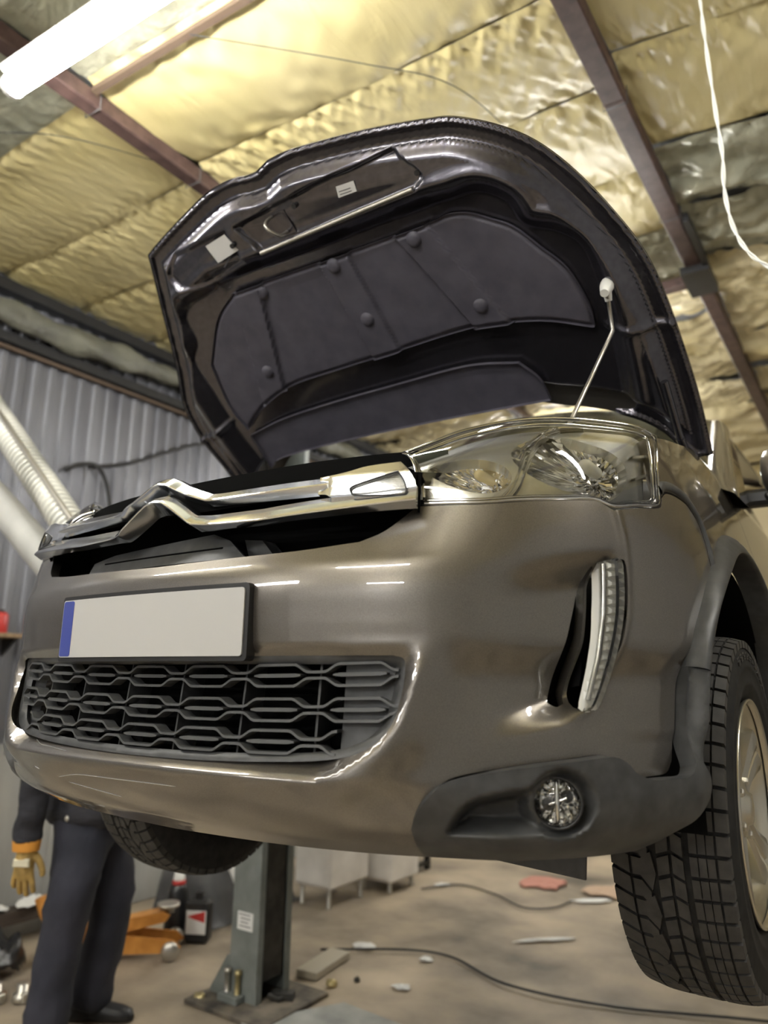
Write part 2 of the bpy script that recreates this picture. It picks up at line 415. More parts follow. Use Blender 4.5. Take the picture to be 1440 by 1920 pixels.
panel('air_slot_backing', lambda u, z: SB(u, z)+(S(u, z, .03)-S(u, z, 0)), sl, M['void'], fb, h=.02, flange=0, mirror='both')
bb = MB(); bb.box((0, .36, .50), (1.1, .06, .44)); bb.build('crash_beam_backing', M['void'], fb)
for q in ([(-.24,.331),(-.20,.338),(-.15,.3435),(-.05,.345),(.06,.3462),(.12,.346)], [(-.21,.324),(-.13,.318),(-.05,.311)], [(-.33,.345),(-.31,.341)], [(-.36,.395),(-.31,.388),(-.27,.387),(-.20,.3835)]):
    c = catmull(q, 5); P = SB(c[:,0], c[:,1])-np.array([0,.0002,0]); mb = MB(); mb.tube(list(P), [.0003]+[.0011]*(len(P)-2)+[.0003], 5); sc_ = mb.build('scratch', M['gryl'] if False else M['silver'], fb)
# ---- black lower trim with the fog lamps
ttrim = smooth_poly([TRIM_TOP[:-1] + [(1.022,.402)], FLARE_OUT[:3], [(1.0598,.555),(1.0815,.548)], FLARE_IN[2::-1],
    [(1.046,.402),(1.058,.375),(1.05,.345),(1.02,.318),(.985,.300),(.96,.28),(.95,.268)], [(.95,.268),(.556,.262)], [(.556,.262),(.548,.285),(.5432,.3127)]], 4)
fog_hole = [(FOG_C[0]+.0365*math.cos(t), FOG_C[1]+.0335*math.sin(t)) for t in np.linspace(0, 2*math.pi, 40, endpoint=False)]
def ST2(u, z):
    a = np.abs(u); r = np.hypot((a-FOG_C[0])/.0365, (z-FOG_C[1])/.0335)
    d = trim_d(u, z); ring = ss(1.55, 1.12, r)
    return S(u, z, d*(1-ring)+ring*(.012))
for mm in (False, True):
    tr = panel('bumper_trim', ST2, ttrim, M['gry'], fb, [fog_hole], h=.0055, flange=.03, mirror=mm)
    if not mm: tag(tr, 'matt dark grey lower trim')
# fog lamps (car's left, then mirrored)
def fog(mirror):
    sg = -1 if mirror else 1
    P = S(np.array([FOG_C[0]]), np.array([FOG_C[1]]), .012)[0]
    o = empty('fog_lamp', (sg*P[0], P[1], P[2]), car); o.rotation_euler = (0, 0, sg*.35)
    mb = MB(); n = 32
    mb.lathe([(.037,.0),(.0375,-.004),(.0345,-.006),(.0335,.004),(.034,.03)], axis='Y', n=n); mb.build('lamp_ring', M['blk'], o)
    nf = 26; V = []; F = []; rs = [(.0335,.004),(.031,.013),(.026,.023),(.019,.031),(.011,.036),(.004,.038)]
    for i, (r, h) in enumerate(rs):
        for k in range(nf):
            q = 2*math.pi*k/nf; V.append((r*math.cos(q), h+(.0014 if k % 2 else -.0007)*(0 if i in (0, 5) else 1), r*math.sin(q)))
    F = [(i*nf+k, i*nf+(k+1) % nf, (i+1)*nf+(k+1) % nf, (i+1)*nf+k) for i in range(5) for k in range(nf)]+[tuple(range(5*nf, 6*nf))]
    mk('reflector', V, F, M['chrome2'], o, smooth=False)
    mb = MB(); mb.lathe([(.010,.038),(.010,.020),(.007,.012),(0,.010)], axis='Y', n=14); mb.tube([(0,.010,-.029),(0,.003,0),(0,.010,.029)], .0030, 8); mb.tube([(-.012,.006,-.004),(.014,.006,.006)], .0022, 6); mb.build('bulb', M['chrome2'], o)
    mb = MB()
    for sx in (-1, 1): mb.lathe([(.0,.024),(.008,.024),(.0095,.020),(.0,.016)], (sx*.014, 0, sx*.006), 'Y', 14)
    mb.build('shade', M['gry'], o)
    mb = MB(); mb.lathe([(.034,.004),(.032,-.004),(.026,-.010),(.014,-.0145),(.004,-.0158),(0,-.016)], axis='Y', n=32); mb.build('lens', M['lens'], o)
fog(False); fog(True)
# under-bumper air deflector
for mm in (False, True):
    mb = MB(); mb.prism([(.475,.30),(.475,.226),(.480,.216),(.489,.210),(.67,.2),(.677,.30)], 'Y', .415, .421)
    mb.build('air_deflector', M['gry'], car, mirror=mm) if not mm else None

# ---- daytime running lights
for mm in (False, True):
    dl = empty('running_light', (0,0,0), car)
    hp = smooth_poly([DRL_IN[::-1]+np.array([.0015,0]), [DRL_IN[0], DRL_OUT[0]], DRL_OUT-np.array([.0015,0]), [DRL_OUT[-1], DRL_IN[-1]]], 5)
    def dsurf(d):
        def f(u, z):
            uo = u_drl(z); t = np.clip((uo-u)/.045, 0, 1)
            return S(u, z, d+.016*t*t)
        return f
    panel('lens', dsurf(.001), hp, M['lens'], dl, h=.006, flange=.012, mirror=mm)
    panel('housing', dsurf(.020), hp, M['optic'], dl, h=.01, flange=0, mirror=mm)
    for k in range(15):                                       # chrome optics, one behind the other down the strip
        z0 = .500+.0148*k; u1 = float(u_drl(z0+.007))-.003; mb = MB(); V = []
        for (uu, zz) in ((u1-.022, z0), (u1, z0), (u1, z0+.0143), (u1-.022, z0+.0143)):
            V.append(S(np.array(uu), np.array(zz), .020)); 
        cen = S(np.array(u1-.011), np.array(z0+.005), .006)
        V2 = [v*.35+cen*.65 for v in V]
        mb.add(V+V2, [(0,1,5,4),(1,2,6,5),(2,3,7,6),(3,0,4,7),(4,5,6,7)]); mb.build('optic', M['optic'], dl, mirror=mm)
    pts = [S(np.array(float(np.interp(z, DRL_IN[:,1], DRL_IN[:,0]))+.010), np.array(z), .014) for z in np.linspace(.50, .715, 14)]
    mb = MB(); mb.tube(pts, .0045, 8); mb.build('light_guide', M['silver'], dl, mirror=mm)

# ---- lower grille
lg = empty('lower_grille', (0,0,0), car)
inn = GRILLE_OPEN.copy(); cc = np.array([0, .475]); 
inset = np.array([cc+(p-cc)*np.array([1-.020/.53, 1-.013/.085]) for p in inn])
panel('grille_surround', lambda u, z: S(u, z, .012+.020*ss(.0,.03,sdf(GRILLE_OPEN,u,z))), GRILLE_OPEN, M['gry'], lg, [inset], h=.012, flange=[0,.03])
panel('grille_backing', lambda u, z: S(u, z, .11), sym([(0,.60),(.60,.60),(.60,.36),(0,.36)]), M['void'], lg, h=.05, flange=0)
PITCH = .152
ROWS = [(.527, 3, .56), (.473, 3, .56), (.424, 2, .425)]
def gp(u, z, d): return S(np.array(u), np.array(z), np.array(d))
def zrow(z0, u): return z0+.035*u*u
def wave(t):
    t = abs(((t+.5) % 1)-.5)*PITCH
    return .0048+(.0170-.0048)*float(ss(.062, .034, np.array(t)))
for z0, kmax, uend in ROWS:
    mb = MB(); us = np.linspace(-min(uend, .528), min(uend, .528), 180)
    if kmax == 3: us = us[(zrow(z0, us) > 0) & (np.abs(us) < .526)]
    for sg in (1, -1):
        V = []; F = []
        for u in us:
            zc = zrow(z0, u)+sg*wave(u/PITCH); th = .0021
            for zz, dd in ((zc+th, .006), (zc-th, .006), (zc-th, .030), (zc+th, .030)): V.append(gp(u, zz, dd+.008))
        for i in range(len(us)-1):
            for k in range(4): F.append((4*i+k, 4*i+(k+1) % 4, 4*i+4+(k+1) % 4, 4*i+4+k))
        F += [(0,1,2,3), tuple(4*(len(us)-1)+k for k in (3,2,1,0))]; mb.add(V, F)
    mb.build('grille_bar', M['gryl'], lg)
    for k in range(-kmax, kmax+1):
        mb = MB(); c = k*PITCH; V = []; F = []; n = 9
        for i, u in enumerate(np.linspace(c-.046, c+.046, n)):
            e = .0030 if 0 < i < n-1 else .0012; zc = zrow(z0, u)
            for zz, dd in ((zc+e, .016), (zc-e, .016), (zc-e, .036), (zc+e, .036)): V.append(gp(u, zz, dd))
        for i in range(n-1):
            for q in range(4): F.append((4*i+q, 4*i+(q+1) % 4, 4*i+4+(q+1) % 4, 4*i+4+q))
        F += [(0,1,2,3), tuple(4*(n-1)+q for q in (3,2,1,0))]
        mb.add(V, F); mb.build('slat', M['gryl'], lg)
for k in (-3.5, -2.5, -1.5, -.5, .5, 1.5, 2.5):
    u = k*PITCH; V = []
    if abs(u) > .50: continue
    for z in (.392+.10*max(0, abs(u)-.36), .558):
        for du, dd in ((-.002,.034),(.002,.034),(.002,.085),(-.002,.085)): V.append(gp(u+du, z, dd))
    mb = MB(); mb.add(V, [(0,1,5,4),(1,2,6,5),(2,3,7,6),(3,0,4,7)]); mb.build('rib', M['gry'], lg)
for mm in (False, True):   # closed end fields of the grille
    panel('end_plate', lambda u, z: S(u, z, .034), smooth_poly([[(.425,.556),(.545,.556)],[(.545,.556),(.535,.49),(.50,.43),(.425,.40)],[(.425,.40),(.425,.556)]], 5), M['gry'], lg, h=.02, flange=0, mirror=mm)

# ---- number plate
npl = empty('number_plate', (0,0,0), car)
def plate_s(d): return lambda u, z: S(u, z, d-.004*0)
def rect(u0, u1, z0, z1, r=.008):
    return [(u0+r-r*math.cos(t), z0+r-r*math.sin(t)) for t in (0, .52, 1.05, 1.57)]+[(u1-r+r*math.sin(t), z0+r-r*math.cos(t)) for t in (0, .52, 1.05, 1.57)]+\
           [(u1-r+r*math.cos(t), z1-r+r*math.sin(t)) for t in (0, .52, 1.05, 1.57)]+[(u0+r-r*math.sin(t), z1-r+r*math.cos(t)) for t in (0, .52, 1.05, 1.57)]
PS = lambda d: (lambda u, z: np.stack([u+0*z, .012*(u/.26)**2-d+0*z, z+0*u], -1))
panel('plate_frame', PS(.020), rect(-.266, .266, .553, .683), M['blk'], npl, h=.03, flange=.022)
panel('plate_blank', PS(.023), rect(-.258, .258, .561, .675, .006), M['plate'], npl, h=.03, flange=.003)
panel('country_band', PS(.0236), rect(-.256, -.216, .563, .673, .005), M['eublue'], npl, h=.02, flange=.001)

# ---- upper grille: black void, centre panel, chrome bars and chevrons
ug = empty('upper_grille', (0,0,0), car)
panel('grille_void', lambda u, z: SP(u, z, .13), sym([(0,.93),(.60,.93),(.60,.70),(0,.70)]), M['void'], ug, h=.05, flange=0)
for sg in (-1, 1):
    mb = MB(); q_ = [SP(np.array(sg*.548), np.array(z_), d_) for z_, d_ in ((.805,.035),(.745,.06),(.745,.13),(.88,.13),(.862,.04))]; q2_ = [p_+np.array([sg*.004,0,0]) for p_ in q_]; mb.add(q_+q2_, [(0,1,2,3,4),(9,8,7,6,5)]+[(i_, i_+5, (i_+1) % 5+5, (i_+1) % 5) for i_ in range(5)]); mb.build('grille_side_wall', M['void'], ug)
def lip(u, t): return np.stack([plan(u)[0]*1., plan(u)[1]+.035+.12*t, .722+.012*ss(.45,.56,np.abs(u))+.0*t+0*u], -1)
panel('grille_floor', lip, sym([(0,1),(.53,1),(.53,0),(0,0)]), M['blk'], ug, h=.04, flange=0)
def CP(u, z): return SP(u, z, .03+(z-.73)*.45)
cpan = [(-.27,.737),(.205,.737),(.150,.775),(.10,.792),(-.20,.775),(-.27,.762)]
panel('centre_panel', CP, cpan, M['gry'], ug, h=.02, flange=.02)
mb = MB(); mb.tube([CP(np.array(u), np.array(.757+.01*(u+.2)))-np.array([0,.001,0]) for u in np.linspace(-.22, .14, 16)], .0016, 6); mb.build('panel_groove', M['void'], ug)
mb = MB(); mb.prism([(.17,.74),(.235,.74),(.20,.775),(.155,.78)], 'Y', .085, .12); mb.build('bracket', M['gry'], ug)
# bars: stations (u, z of top edge, crease, bottom edge); depth: crease foremost
LOWBAR = [(0,.868,.852,.8335),(.022,.867,.849,.831),(.045,.857,.836,.818),(.075,.839,.8175,.803),(.104,.820,.7995,.790),(.16,.8185,.7955,.7885),(.255,.818,.793,.788),(.394,.8255,.799,.7915),(.47,.830,.803,.7945),(.55,.835,.8085,.797)]
UPBAR = [(0,.905,.889,.873),(.022,.904,.885,.871),(.045,.896,.874,.861),(.075,.880,.861,.849),(.124,.862,.8447,.8368),(.16,.861,.843,.8345),(.253,.8614,.8421,.8315),(.33,.862,.843,.8305),(.392,.863,.844,.8306)]
def bar(name, st, dep, back):
    st = np.array(st); uu = np.unique(np.r_[np.linspace(0, .13, 22), np.linspace(.13, st[-1,0], 24)])
    uu = np.r_[-uu[:0:-1], uu]; V = []; F = []
    f = [np.interp(np.abs(uu), st[:,0], st[:,i]) for i in (1,2,3)]
    ch = ss(.14, .09, np.abs(uu))
    for i, u in enumerate(uu):
        zt, zc, zb = f[0][i], f[1][i], f[2][i]; q = np.array(u); pr = dep-.012*ch[i]
        for zz, dd in ((zt-.002, back+.006), (zt, pr+.025), (zt-.0012, pr+.0175), (zc+.004, pr+.0012), (zc+.001, pr), (zc-.001, pr+.0008), (zb, pr+.016+.02*ch[i]), (zb+.001, back)):
            V.append(SP(q, np.array(zz), dd))
    for i in range(len(uu)-1):
        for k in range(7): F.append((8*i+k, 8*i+k+1, 8*i+9+k, 8*i+8+k))
        F.append((8*i+7, 8*i, 8*i+8, 8*i+15))
    F += [tuple(range(7,-1,-1)), tuple(8*(len(uu)-1)+k for k in range(8))]
    F = [tuple(reversed(q)) for q in F]
    o = mk(name, V, F, M['chrome'], ug); o.data.polygons.foreach_set('use_smooth', [True]*len(o.data.polygons))
    o.data.set_sharp_from_angle(angle=math.radians(24)) if hasattr(o.data, 'set_sharp_from_angle') else None
    return o
tag(bar('upper_chrome_bar', UPBAR, .008, .030), 'upper chrome bar folded into a chevron')
tag(bar('lower_chrome_bar', LOWBAR, .0, .026), 'lower chrome bar folded into a chevron')
def END(u, z):
    b = np.interp(z, [.79,.80,.81,.83,.86,.88], [.016,.002,.004,.008,.014,.024])
    return SP(u, z, b+.006*ss(.40, .37, np.abs(u)))
lens_o = smooth_poly([[(.4341,.835),(.4468,.8412),(.5105,.8579),(.5193,.857),(.5301,.8403),(.533,.8227),(.5203,.8183),(.4517,.8209),(.438,.8271),(.4341,.835)]], 4)
endp = smooth_poly([[(.372,.831),(.388,.8285),(.3939,.8262)],[(.3939,.8262),(.47,.826),(.55,.832)],[(.55,.832),(.546,.845),(.535,.8632),(.5203,.8791)],[(.5203,.8791),(.4605,.8747),(.43,.868),(.40,.863),(.372,.8625)],[(.372,.8625),(.372,.831)]], 4)
panel('grille_end_plate', END, endp, M['chrome'], ug, [lens_o], h=.008, flange=.02, mirror='both')
panel('side_lens', lambda u, z: END(u, z)+(SP(u, z, .004)-SP(u, z, 0)), lens_o, M['lens'], ug, h=.012, flange=0, mirror='both')
def FL(u, z): return END(u, z)+(SP(u, z, .010+.002*np.sin(z*1600))-SP(u, z, 0))
panel('ribbed_reflector', FL, lens_o, M['silver'], ug, h=.0022, flange=0, mirror='both')
for mm in (False, True):
    q_ = densify(np.array(lens_o), .01); P_ = END(q_[:,0], q_[:,1]); mb = MB(); mb.tube(list(P_)+[P_[0]], .0016, 6, cap=False); mb.build('lens_gasket', M['blk'], ug, mirror=mm)
# black slam panel between grille and hood edge
def slam(u, t): return np.stack([plan(u)[0], plan(u)[1]+.030+.10*t, .862+.022*t+0*u-.010*ss(.0,.5,np.abs(u))*(t>2)], -1)
panel('slam_panel', slam, sym([(0,1),(.53,1),(.53,0),(0,0)]), M['void'], ug, h=.03, flange=.03)
mb = MB(); mb.tube([slam(np.array(u), np.array(1.)) for u in np.linspace(-.53, .53, 40)], .003, 6); mb.build('edge_seal', M['gryl'], ug)

# ------------------------------------------------------------------ headlights
_hb = catmull(HL_BOT[:5]+[(.905,.815),(.96,.824),(1.0386,.836),(1.0587,.8552)], 12)
_ht = catmull([(.452,.165,.925),(.50,.19,.945),(.55,.225,.970),(.625,.28,.992),(.69,.345,1.004),(.765,.42,1.004),(.80,.465,1.000),(.822,.51,.985)], 12)
def _al(c):
    d = np.r_[0, np.cumsum(np.linalg.norm(np.diff(c, axis=0), axis=1))]; return d/d[-1]
_hb3 = S(_hb[:,0], _hb[:,1], .001); _kb, _kt = _al(_hb3), _al(_ht)
def HL(s, t):
    """headlight lens: s from the grille outwards, t from the lower edge up"""
    s = np.asarray(s, float); t = np.asarray(t, float)[..., None]
    B = np.stack([np.interp(s, _kb, _hb3[:,i]) for i in range(3)], -1); T = np.stack([np.interp(s, _kt, _ht[:,i]) for i in range(3)], -1)
    C = B+np.array([0,0,.105])+.12*(T-B)*np.array([1,1,0])
    C[...,2] = np.minimum(C[...,2], T[...,2]-.01)
    return (1-t)**2*B+2*t*(1-t)*C+t*t*T
def HLd(d):
    def f(s, t):
        p = HL(s, t); e = .004
        a = HL(np.clip(np.asarray(s)+e, 0, 1), t)-HL(np.clip(np.asarray(s)-e, 0, 1), t); b = HL(s, np.asarray(t)+e)-HL(s, np.asarray(t)-e)
        n = np.cross(a, b); n /= np.maximum(np.linalg.norm(n, axis=-1), 1e-9)[...,None]
        return p-n*d
    return f
hl_out = smooth_poly([[(0,0),(.5,0),(1,0)], [(1,0),(1.0,.3),(.995,.7),(.98,1)], [(.98,1),(.5,1),(.0,1)], [(0,1),(0,0)]], 6)
def ell(c, a, b, n=30, rot=0.): return [(c[0]+a*math.cos(t)*math.cos(rot)-b*math.sin(t)*math.sin(rot), c[1]+a*math.cos(t)*math.sin(rot)+b*math.sin(t)*math.cos(rot)) for t in np.linspace(0, 2*math.pi, n, endpoint=False)]
MAIN = ((.60,.47), .235, .40); SIDE = ((.185,.42), .135, .27)
for mm in (False, True):
    hl = empty('headlight', (0,0,0), car)
    panel('lens', HL, hl_out, M['lens'], hl, h=.03, flange=0, mirror=mm)
    panel('bezel', HLd(.030), hl_out, M['silver'], hl, [ell(*MAIN, rot=.25), ell(*SIDE, rot=.25)], h=.025, flange=[.0,.02,.02], mirror=mm)
    rim = smooth_poly([[(.004,.02),(.5,.012),(.995,.012)], [(.995,.012),(.99,.5),(.975,.97)], [(.975,.97),(.5,.985),(.004,.98)], [(.004,.98),(.004,.02)]], 8)
    mb = MB(); f_ = HLd(.004); q = densify(rim, .03); mb.tube(list(f_(q[:,0], q[:,1])), .0042, 8, cap=False)
    f2 = HLd(.012); q2 = densify(np.array([(.012,.06),(.5,.045),(.975,.05),(.965,.5),(.95,.93),(.5,.95),(.012,.94)]), .03); mb.tube(list(f2(q2[:,0], q2[:,1])), .0035, 8, cap=False)
    mb.build('seal_rim', M['chrome2'], hl, mirror=mm)
    for nm, (c, a, b), dep, flu in (('reflector', MAIN, .105, 26), ('reflector', SIDE, .075, 14)):
        n = 64; rings = [1., .92, .82, .7, .56, .42, .28, .14]; V = []; F = []; f30 = HLd(.030)
        for r in rings:
            e = np.array(ell(c, a*r, b*r, n, .25)); P = f30(e[:,0], e[:,1])
            cen = f30(np.array([c[0]]), np.array([c[1]]))[0]
            fl = np.round((e[:,0]-c[0])/(2*a)*flu)                       # stepped vertical flutes
            dd = dep*(1-r**1.7)+.0055*((fl % 2)-.5)*min(1, 2.5*(1-r))
            V += list(P+np.array([0,1,0])*(dd[:,None])+np.array([-.05,0,-.12])*dd[:,None])
        for i in range(len(rings)-1):
            for k in range(n): F.append((i*n+k, i*n+(k+1) % n, (i+1)*n+(k+1) % n, (i+1)*n+k))
        F.append(tuple(range((len(rings)-1)*n, len(rings)*n)))
        mk(nm, V, F, M['chrome2'], hl, smooth=False, mirror=mm)
        cen = f30(np.array([c[0]+.1*a]), np.array([c[1]]))[0]
        mb = MB(); rb = .013 if a > .15 else .010; mb.lathe([(rb*.9,.07),(rb*.95,.03),(rb,.015),(rb*.8,.004),(rb*.4,0),(0,-.001)], (cen[0], cen[1]+.012, cen[2]+.002), 'Y', 18)
        mb.build('bulb', M['bulb'] if a > .15 else M['amber'], hl, mirror=mm)
    # curved chrome blade that runs between the two lamps, and the shelves of the outer corner
    f25 = HLd(.020); f45 = HLd(.034)
    for pts in ([(.27,.05),(.32,.18),(.37,.42),(.43,.70),(.53,.90),(.68,.985)], [(.30,.04),(.345,.17),(.385,.38),(.43,.60),(.50,.82),(.58,.93)]):
        c = catmull(pts, 8); A = f25(c[:,0], c[:,1]); B = f45(c[:,0]+.012, c[:,1]); k = len(c)
        mb = MB(); mb.add(list(A)+list(B)+list(A+np.array([0,0,.004]))+list(B+np.array([0,0,.004])), [(i, i+1, k+i+1, k+i) for i in range(k-1)]+[(2*k+i, 3*k+i, 3*k+i+1, 2*k+i+1) for i in range(k-1)]+[(i, 2*k+i, 2*k+i+1, i+1) for i in range(k-1)], True)
        mb.build('chrome_blade', M['chrome2'], hl, mirror=mm)
    for t in (.28, .55):
        A = f25(np.array([.87,.965]), np.array([t,t+.03])); B = f45(np.array([.87,.965]), np.array([t,t+.03]))
        mb = MB(); mb.add(list(A)+list(B)+list(A+[0,0,.005])+list(B+[0,0,.005]), [(0,1,3,2),(4,6,7,5),(0,4,5,1)]); mb.build('corner_shelf', M['silver'], hl, mirror=mm)
    mb = MB(); V = HLd(.12)(np.array([.03,.5,.97,.96,.5,.03]), np.array([.02,.02,.02,.9,.9,.9])); mb.add(list(V), [(0,1,4,5),(1,2,3,4)]); mb.build('housing', M['blk'], hl, mirror=mm)

# ------------------------------------------------------------------ fenders, flares, wheel wells
ftop = [(1.0587,.855),(1.063,.90),(1.075,.945),(1.08,.985)]
fend = smooth_poly([[(1.063,.858),(1.0665,.90),(1.075,.945),(1.075,.978)], [(1.075,.978),(1.18,1.005),(1.35,1.04),(1.52,1.075),(1.70,1.105),(1.82,1.12)],
    [(1.82,1.12),(1.88,1.10),(1.90,.95),(1.905,.75),(1.90,.55),(1.90,.28)], [(1.90,.28),(1.88,.28)], FLARE_OUT[::-1][:9], [(1.1948,.715),(1.2495,.749)],
    [(1.2495,.749),(1.2525,.80),(1.243,.840),(1.2055,.866),(1.175,.8725),(1.1234,.8755),(1.085,.8715),(1.063,.858)]], 5)
for mm in (False, True):
    panel('fender', lambda u, z: S(u, z), fend, M['paint'], car, h=.016, flange=.02, mirror=mm)
    sm = catmull([(1.062,.862),(1.085,.8745),(1.1234,.879),(1.178,.876),(1.2095,.868),(1.247,.842),(1.257,.80),(1.254,.748)], 8); sm2 = sm+np.array([.0,.0]); dirv = np.gradient(sm, axis=0); dirv /= np.linalg.norm(dirv, axis=1)[:,None]; nrm = np.stack([-dirv[:,1], dirv[:,0]], 1)
    V = []; k_ = len(sm)
    for off, dd in ((-.002,.004),(-.001,-.003),(.006,-.006),(.016,-.005),(.019,.004)): q_ = sm+nrm*off; V += list(S(q_[:,0], q_[:,1], dd))
    mk('fender_edge_strip', V, [(i*k_+j, (i+1)*k_+j, (i+1)*k_+j+1, i*k_+j+1) for i in range(4) for j in range(k_-1)], M['gry'], car, mirror=mm)
    fo = catmull(FLARE_OUT[2:], 8); fi = catmull(FLARE_IN[2:], 8); k = min(len(fo), len(fi)); fo, fi = fo[:k], fi[:k]
    V = []; F = []; secs = [(0,.004),(0.02,-.006),(.14,-.016),(.35,-.024),(.65,-.029),(.9,-.030),(1.0,-.027),(1.02,-.018),(1.02,.03)]
    for t, d in secs: 
        q = fo*(1-t)+fi*t; V += list(S(q[:,0], q[:,1], d))
    for i in range(len(secs)-1):
        for j in range(k-1): F.append((i*k+j, i*k+j+1, (i+1)*k+j+1, (i+1)*k+j))
    mk('wheel_arch_flare', V, F, M['gry'], car, mirror=mm)
    # inner wheel well
    cy, cz = .88, .345; V = []; F = []; ths = np.linspace(math.radians(-2), math.radians(188), 40)
    for x in (.86, .50):
        for t in ths: V.append((x, cy+.415*math.cos(t), cz+.43*math.sin(t)))
    for j in range(39): F.append((j, j+1, 40+j+1, 40+j))
    F.append(tuple(range(79, 39, -1)))
    mk('wheel_well_liner', V, F, M['void'], car, mirror=mm)

# ------------------------------------------------------------------ wheels
R_T, W_T, ZC = .353, .215, .275
def make_wheel(mirror):
    sg = -1 if mirror else 1
    o = empty('front_wheel', (sg*.775, .88, ZC), car, rot=(0, 0, 0))
    prof = [(.205,-.085),(.215,-.098),(.240,-.108),(.285,-.112),(.320,-.106),(.338,-.096),(.3435,-.086),(.3455,-.05),(.346,0),(.3455,.05),(.3435,.086),(.338,.096),(.320,.1035),(.296,.1060),(.293,.1078),(.288,.1078),(.285,.1062),(.262,.1050),(.258,.1064),(.252,.1064),(.249,.1042),(.232,.099),(.222,.090),(.206,.072)]
    mb = MB(); mb.lathe(prof, axis='X', n=96); mb.build('tyre', M['rub'], o, mirror=mirror)
    mb = MB(); np_ = 58; r0, r1 = .341, .3535
    def rad(x, base): return base-.0075*(abs(x)/.098)**4*1.0
    def block(poly, off=0.):
        n = len(poly); V = []
        for base in (r0-.003, r1):
            for x, a in poly: V.append((x, rad(x, base)*math.cos(a), rad(x, base)*math.sin(a)))
        c = np.mean(np.array(V[n:]), 0); V[n:] = [tuple(np.array(v)*.97+c*.03) for v in V[n:]]
        mb.add(V, [tuple(range(n, 2*n))]+[(i, (i+1) % n, (i+1) % n+n, i+n) for i in range(n)])
    pa = 2*math.pi/np_; g = .12*pa
    for i in range(np_):
        a0 = i*pa
        def q(xs, fr): return [(x, a0+f*pa) for x, f in zip(xs, fr)]
        block(q((-.101,-.066,-.066,-.101), (.0,.30,1.14,.84)))                    # slanted inner shoulder
        if i % 2 == 0:
            block(q((-.062,-.046,-.027,-.020,-.029,-.048,-.062), (.32,.36,.0,1.0,1.80,1.15,1.15)))
        else:
            block(q((-.062,-.046,-.032,-.032,-.048,-.062), (.32,.36,.86,1.72,1.15,1.15)))
        block(q((-.017,.004,.004,-.017), (.25,.05,.88,1.08)))                     # centre rib with sipes
        block(q((.009,.028,.028,.009), (.0,.25,1.10,.85)))
        for xa, xb in ((.039,.052),(.0535,.066),(.0675,.080)): block(q((xa,xb,xb,xa), (.0,.0,.86,.86)))
        block(q((.0835,.103,.103,.0835), (.0,.05,.88,.84)))
    t_ = mb.build('tread', M['tread'], o, mirror=mirror); t_['kind'] = 'stuff'
    # raised arc of sidewall lettering bars (worn, unreadable)
    mb = MB()
    for k in range(9):
        a = math.radians(58+6.2*k)
        for rr, hh in ((.318,.004),(.306,.0035),(.311,.0035)):
            mb.box((.1045 if rr < .315 else .1015, rr*math.cos(a), rr*math.sin(a)), (.006, .0035 if rr < .312 else .026, .018 if rr < .312 else hh), rx=a-math.pi/2 if rr > .312 else a)
    mb.build('sidewall_mark', M['tread'], o, mirror=mirror)['kind'] = 'stuff'
    # rim
    mb = MB(); mb.lathe([(.203,-.09),(.198,-.075),(.194,-.02),(.192,.03),(.196,.07),(.206,.083),(.2135,.091),(.2205,.099),(.2220,.1055),(.2190,.1075),(.2135,.102),(.2115,.095)], axis='X', n=80); mb.build('rim', M['alloy'], o, mirror=mirror)
    mb = MB(); mb.lathe([(.187,.01),(.12,.015),(.0,.02)], axis='X', n=40); mb.build('brake_drum', M['void'], o, mirror=mirror)
    mb = MB(); mb.lathe([(.14,.022),(.14,.034),(.07,.036),(.07,.022)], axis='X', n=48); mb.build('brake_disc', M['steel'], o, mirror=mirror)
    for k in range(5):
        a0 = math.radians(90+14+72*k); V = []; F = []
        # (radius, half width, face height): broad flat spoke that widens to the rim
        st = [(.035,.032,.072),(.06,.030,.078),(.095,.030,.080),(.135,.036,.083),(.175,.047,.088),(.199,.054,.092)]
        for r, hw, h in st:
            for ff, hh in ((-1, h-.030), (-1, h-.006), (-.55, h), (-.12, h-.004), (0, h-.010), (.12, h-.004), (.55, h), (1, h-.006), (1, h-.030)):
                y, z = r, ff*hw; V.append((hh, y*math.cos(a0)-z*math.sin(a0), y*math.sin(a0)+z*math.cos(a0)))
        for i in range(len(st)-1):
            for j in range(8): F.append((9*i+j, 9*i+j+1, 9*i+10+j, 9*i+9+j))
        s_ = mk('spoke', V, F, M['alloy'], o, mirror=mirror)
        s_.data.set_sharp_from_angle(angle=math.radians(26)) 
    mb = MB(); mb.lathe([(.060,.040),(.060,.070),(.054,.080),(.034,.084),(.030,.092),(.012,.095),(0,.095)], axis='X', n=32); mb.build('hub_cap', M['alloy'], o, mirror=mirror)
    for k in range(5):
        a = math.radians(90+50+72*k); mb = MB(); mb.lathe([(.0095,.06),(.0095,.084),(.007,.087),(0,.087)], (0,.055*math.cos(a),.055*math.sin(a)), 'X', 6, False); mb.build('lug_nut', M['steel'], o, mirror=mirror)
    for c in o.children:
        if c.name.split('.')[0] in ('rim', 'spoke', 'hub_cap', 'lug_nut'): c.location.x = -sg*.002
    return o
make_wheel(False); make_wheel(True)

